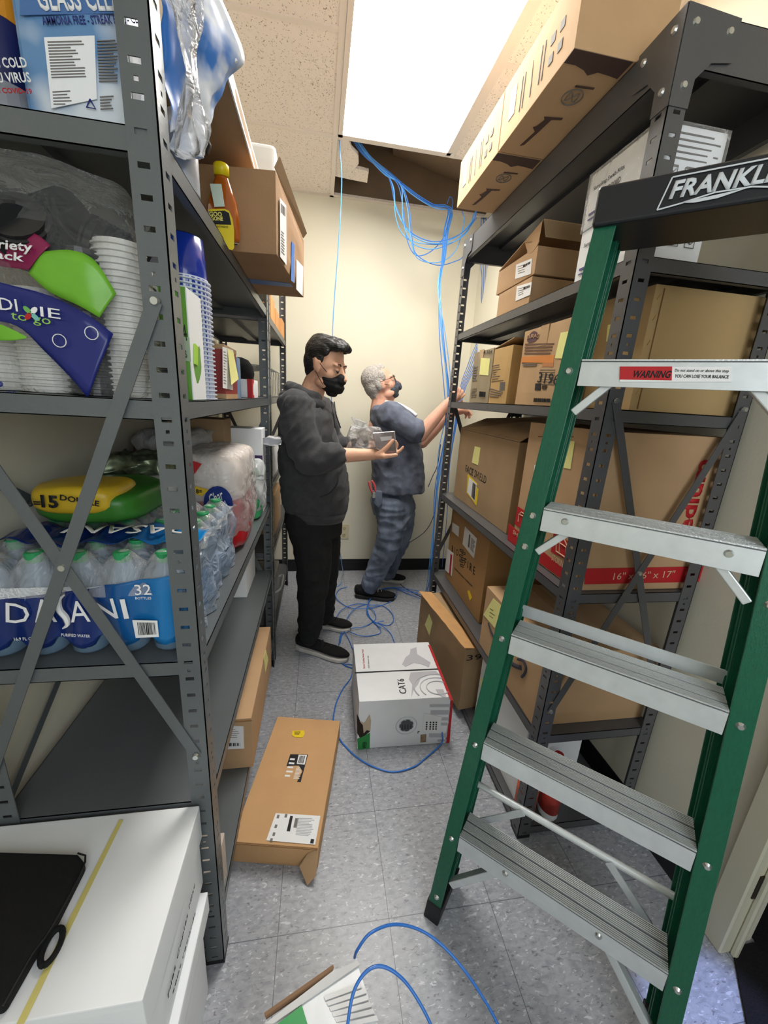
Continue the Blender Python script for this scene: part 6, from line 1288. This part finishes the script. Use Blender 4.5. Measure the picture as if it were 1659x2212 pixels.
# the box he holds, and the clear bag
HP = PY(833, 962, 1.79)
t = thing('wall_plate', 'shiny dark metal device box held in the hand of the person in the hoodie', 'device box', HP); MCH = mat('dark_chrome', (150, 134, 132), .22, .8, var=.3, scale=25)
fw = Face((0, 1.765, 0), (0, -1, 0), t); q = [fw.p(*p) for p in ((806, 936), (852, 932), (856, 980), (840, 982), (812, 968))]; bm = BM(); hexa(bm, q, [p + Vector((.004, .045, 0)) for p in q]); obj('plate_body', bm, MCH, t, bevel=.002)
bm = BM(); q2 = [fw.p(*p) for p in ((806, 936), (852, 932), (856, 980), (840, 982), (812, 968), (806, 936))]; tube(bm, [p - Vector((0, .002, 0)) for p in q2], .0022, 6); obj('plate_rim', bm, mat('bright_rim', (214, 208, 204), .25, .7), t)
bm = BM(); q = [fw.p(*p) for p in ((820, 944), (846, 942), (846, 950), (824, 953))]; quadslab(bm, q, (0, -1, 0), .001); obj('plate_highlight', bm, mat('chrome_highlight', (196, 186, 182), .3, .5), t)  # pale patch painted as a highlight on the dark chrome
t = thing('parts_bag', 'clear plastic bag of small grey parts held behind the dark metal box', 'plastic bag', PY(785, 960, 1.93))
a = PY(752, 968, 1.95); b = PY(812, 930, 1.95); puff('bag_film', t, a.x, b.x + .01, 1.90, 1.985, a.z - .005, b.z + .02, plastic_film('parts_bag_film', (240, 240, 240), .30, .1, 40, 1.0), .02, 22, 16, 6)
bm = BM(); q = [PY(x, y, 1.95) for x, y in ((772, 930), (757, 900), (790, 912), (800, 932))]; hexa(bm, q, [p + Vector((.004, .012, 0)) for p in q]); obj('bag_neck', bm, MATS['parts_bag_film'], t, bevel=.003)
for i, (x, y) in enumerate(((765, 955), (778, 950), (790, 958), (772, 964))): 
    p = PY(x, y, 1.94); bm = BM(); box(bm, p.x - .012, p.x + .012, p.y - .012, p.y + .012, p.z - .02, p.z + .015); obj('small_part', bm, mat('part_grey', (168, 158, 158), .4, .3) if i % 2 else mat('part_dark', (60, 54, 54), .4), t, bevel=.002)
# ---------------- older man in a dusty T-shirt
def man2():
    t = thing('person', 'grey-haired person in dusty blue T-shirt and jeans reaching up beside the cable bundle', 'person', (.47, 2.70, 0))
    Y0 = 2.66; C = Vector(PY(822, 830, Y0)); F = headframe(C, math.radians(-6), math.radians(24)); R = F.to_3x3(); Fi = F.inverted()
    sh = PY(845, 898, 2.50); el = PY(908, 940, 2.44); wr = PY(966, 872, 2.44); shL = PY(862, 905, 2.82); elL = PY(912, 955, 2.72); wrL = PY(972, 893, 2.60)
    hr = hand('h', t, wr, (.75, .05, .65), (.3, -1, 0), M_SK2, 1.0, (.3, .35, .4, .5), .15, (.3, .1), side=1); hl = hand('h', t, wrL, (.9, -.1, .25), (0, .3, 1), M_SK2, 1.0, (.4, .5, .5, .6), .1, (.3, .2), side=1)
    def body(bm):
        head_parts(bm, F, 1.35); Fp = lambda *c: F @ Vector(c); nb = PY(822, 882, Y0)
        chain(bm, [Fp(-.03, 0, -.045), Fp(-.03, 0, -.09), nb], [(.060, .060), (.060, .060), (.068, .070)]); chain(bm, [Fp(.04, 0, -.085), nb + Vector((.03, 0, .0))], [.030, .045])
        chain(bm, [nb + Vector((.01, 0, -.14)), PY(850, 970, Y0), PY(853, 1070, Y0)], [(.09, .11), (.13, .14), (.12, .13)]); chain(bm, [nb, nb + Vector((.01, 0, -.13))], [.065, .07])
        chain(bm, [sh, el], [.052, .045]); chain(bm, [el, el.lerp(wr, .45), wr], [.046, .043, .029]); chain(bm, [shL, elL], [.050, .044]); chain(bm, [elL, elL.lerp(wrL, .4), wrL], [.044, .041, .028]); hr(bm); hl(bm)
        for a, b, c in ((PY(838, 1090, 2.58), PY(838, 1170, 2.58), PY(800, 1262, 2.60)), (PY(868, 1090, 2.76), PY(868, 1165, 2.78), PY(832, 1240, 2.84))): chain(bm, [a, b, c], [.078, .058, .04])
    sculpt('body', body, .0045, M_SK2, t, 3); eyes(F, t, M_SK2, .002)
    MT = mat('dusty_blue_tee', (100, 106, 122), .9, var=.5, scale=13, bump=.2, bscale=220)
    def rows():
        out = []
        for (py, xl, xr, ya, yb) in ((876, 806, 842, 2.56, 2.76), (884, 803, 866, 2.50, 2.82), (900, 801, 884, 2.47, 2.85), (930, 801, 902, 2.47, 2.86), (965, 802, 908, 2.47, 2.86), (1000, 804, 912, 2.48, 2.85), (1030, 806, 914, 2.48, 2.85), (1057, 805, 915, 2.48, 2.85)):
            a = PY(xl, py, Y0); b = PY(xr, py, Y0); out.append(((a.z + b.z) / 2, a.x, b.x, ya, yb, .004))
        return out[::-1]
    se = sh.lerp(el, .80)
    def tee(bm):
        loft_rows(bm, rows()); chain(bm, [PY(838, 900, 2.56), sh, sh.lerp(el, .5), se], [.078, .086, .080, .078]); chain(bm, [PY(850, 903, 2.76), shL, shL.lerp(elL, .75)], [.075, .082, .074])
    def ft(co, n):
        r = 1 - abs(noise.noise(Vector((co.x * 12 - co.z * 6, co.y * 9, co.z * 12 + co.x * 8)))) * 2.3; return co + n * (.007 * r + .004 * noise.noise(co * 14))
    sh_ = sculpt('t_shirt', tee, .0075, MT, t, 4, ft)
    bm = BM(); q = [PY(x, y, 2.53) for x, y in ((846, 869), (860, 869), (893, 893), (905, 902), (890, 899), (868, 880))]; 
    p3 = [Vector((q_.x, 2.52, q_.z)) for q_ in q]; tube(bm, spline([PY(832, 868, 2.57), PY(858, 872, 2.53), PY(885, 886, 2.47), PY(900, 898, 2.44)], 5), .010, 8); obj('shoulder_print', bm, M_PAPER, sh_, smooth=True)
    MJ = mat('worn_blue_jeans', (104, 114, 132), .85, var=.5, scale=13, bump=.25, bscale=240, stretch=(1, 1, .5))
    def jeans(bm):
        a = PY(804, 1058, Y0); b = PY(892, 1058, Y0); loft_rows(bm, [(PY(850, 1115, Y0).z, PY(810, 1115, Y0).x, PY(886, 1115, Y0).x, 2.50, 2.84, 0), (PY(850, 1085, Y0).z, PY(803, 1085, Y0).x, PY(888, 1085, Y0).x, 2.50, 2.84, 0), (a.z + .01, a.x + .015, b.x - .01, 2.52, 2.82, 0)])
        chain(bm, [PY(845, 1095, 2.58), PY(848, 1130, 2.57), PY(841, 1168, 2.56), PY(828, 1200, 2.57), PY(813, 1232, 2.585), PY(800, 1262, 2.60)], [.112, .104, .092, .083, .074, .066])
        chain(bm, [PY(866, 1095, 2.74), PY(866, 1130, 2.76), PY(862, 1165, 2.78), PY(848, 1200, 2.81), PY(838, 1235, 2.84)], [.108, .098, .085, .074, .066])
    def fj(co, n):
        r = 1 - abs(noise.noise(Vector((co.x * 10, co.y * 10, co.z * 18)))) * 2.4; r2 = noise.noise(Vector((co.x * 7, co.y * 7, co.z * 42))) if co.z < .2 else 0; return co + n * (.007 * r + .007 * r2)
    jn = sculpt('jeans', jeans, .008, MJ, t, 3, fj)
    bm = BM(); q = [PY(x, y, 2.492) for x, y in ((803, 1060), (826, 1062), (826, 1088), (818, 1098), (805, 1086))]; hexa(bm, q, [p + Vector((0, .03, 0)) for p in q]); obj('back_pocket', bm, MJ, jn, bevel=.006)
    ML_ = mat('white_lace', (224, 222, 218), .6); shoe(t, hz(768, 1288, 0), hz(852, 1296, 0), M_SHOEB, M_SOLED, ML_); shoe(t, hz(812, 1252, 0), hz(873, 1258, 0), M_SHOEB, M_SOLEW, ML_)
    def hair(bm):
        e = lambda c, r: ball(bm, F @ Vector(c), *r, seg=20, R=R)
        e((-.024, 0, .046), (.090, .080, .084)); e((-.048, 0, .0), (.062, .074, .070)); e((-.052, 0, -.045), (.042, .056, .045)); e((.008, 0, .082), (.056, .058, .044))
        for s in (-1, 1): e((.016, .066 * s, .040), (.028, .014, .035)); e((-.012, .074 * s, .0), (.024, .010, .036))
    sculpt('hair', hair, .004, M_HAIR2, t, 3, folds(.0022, 60, seed=4))
    def mask(bm):
        e = lambda c, r: ball(bm, F @ Vector(c), *r, seg=20, R=R)
        e((.052, 0, -.060), (.050, .056, .048)); e((.096, 0, -.045), (.028, .024, .032)); e((.110, 0, -.050), (.018, .010, .030)); e((.092, 0, -.018), (.018, .014, .014)); e((.064, 0, -.100), (.028, .028, .014))
    sculpt('face_mask', mask, .004, mat('grey_print_mask', (74, 80, 90), .8, var=.5, scale=45), t, 4, folds(.002, 40, seed=9))
    for s in (-1, 1):
        bm = BM(); tube(bm, spline([F @ Vector((.058, .052 * s, -.030)), F @ Vector((.03, .074 * s, -.015)), F @ Vector((.004, .082 * s, .0))], 5), .0016, 6); obj('mask_loop', bm, M_DARK, t)
    bm = BM()
    MG_ = mat('glasses_frame', (30, 28, 30), .3)
    for s in (-1, 1):
        bm = BM(); c = (.100, .033 * s, .006); tube(bm, [F @ Vector((c[0] - .004 * abs(math.cos(a)), c[1] + .024 * math.cos(a), c[2] + .017 * math.sin(a))) for a in [2 * math.pi * i / 18 for i in range(19)]], .0016, 6); obj('glasses_rim', bm, MG_, t)
        bm = BM(); tube(bm, [F @ Vector((.098, .057 * s, .010)), F @ Vector((.05, .076 * s, .012)), F @ Vector((.0, .082 * s, .012)), F @ Vector((-.02, .080 * s, -.01))], .0018, 6); obj('glasses_arm', bm, MG_, t)
    bm = BM(); tube(bm, [F @ Vector((.101, .010, .012)), F @ Vector((.106, 0, .014)), F @ Vector((.101, -.010, .012))], .0016, 6); obj('glasses_bridge', bm, MG_, t)
    return t
man2()
t = thing('pliers', 'red handled pliers sticking out of the back pocket of the jeans', 'pliers', PY(806, 1058, 2.50)); MRH = mat('coral_grip', (214, 82, 84), .4)
for pts in (((804, 1064), (799, 1052), (797, 1040)), ((811, 1062), (809, 1048), (803, 1038))):
    bm = BM(); tube(bm, spline([PY(x, y, 2.485) for x, y in pts], 5), .0065, 8); obj('handle', bm, MRH, t, smooth=True)
bm = BM(); p = PY(808, 1066, 2.487); box(bm, p.x - .010, p.x + .010, p.y - .005, p.y + .005, p.z - .03, p.z + .012); obj('jaw', bm, M_BOLT, t, bevel=.002)
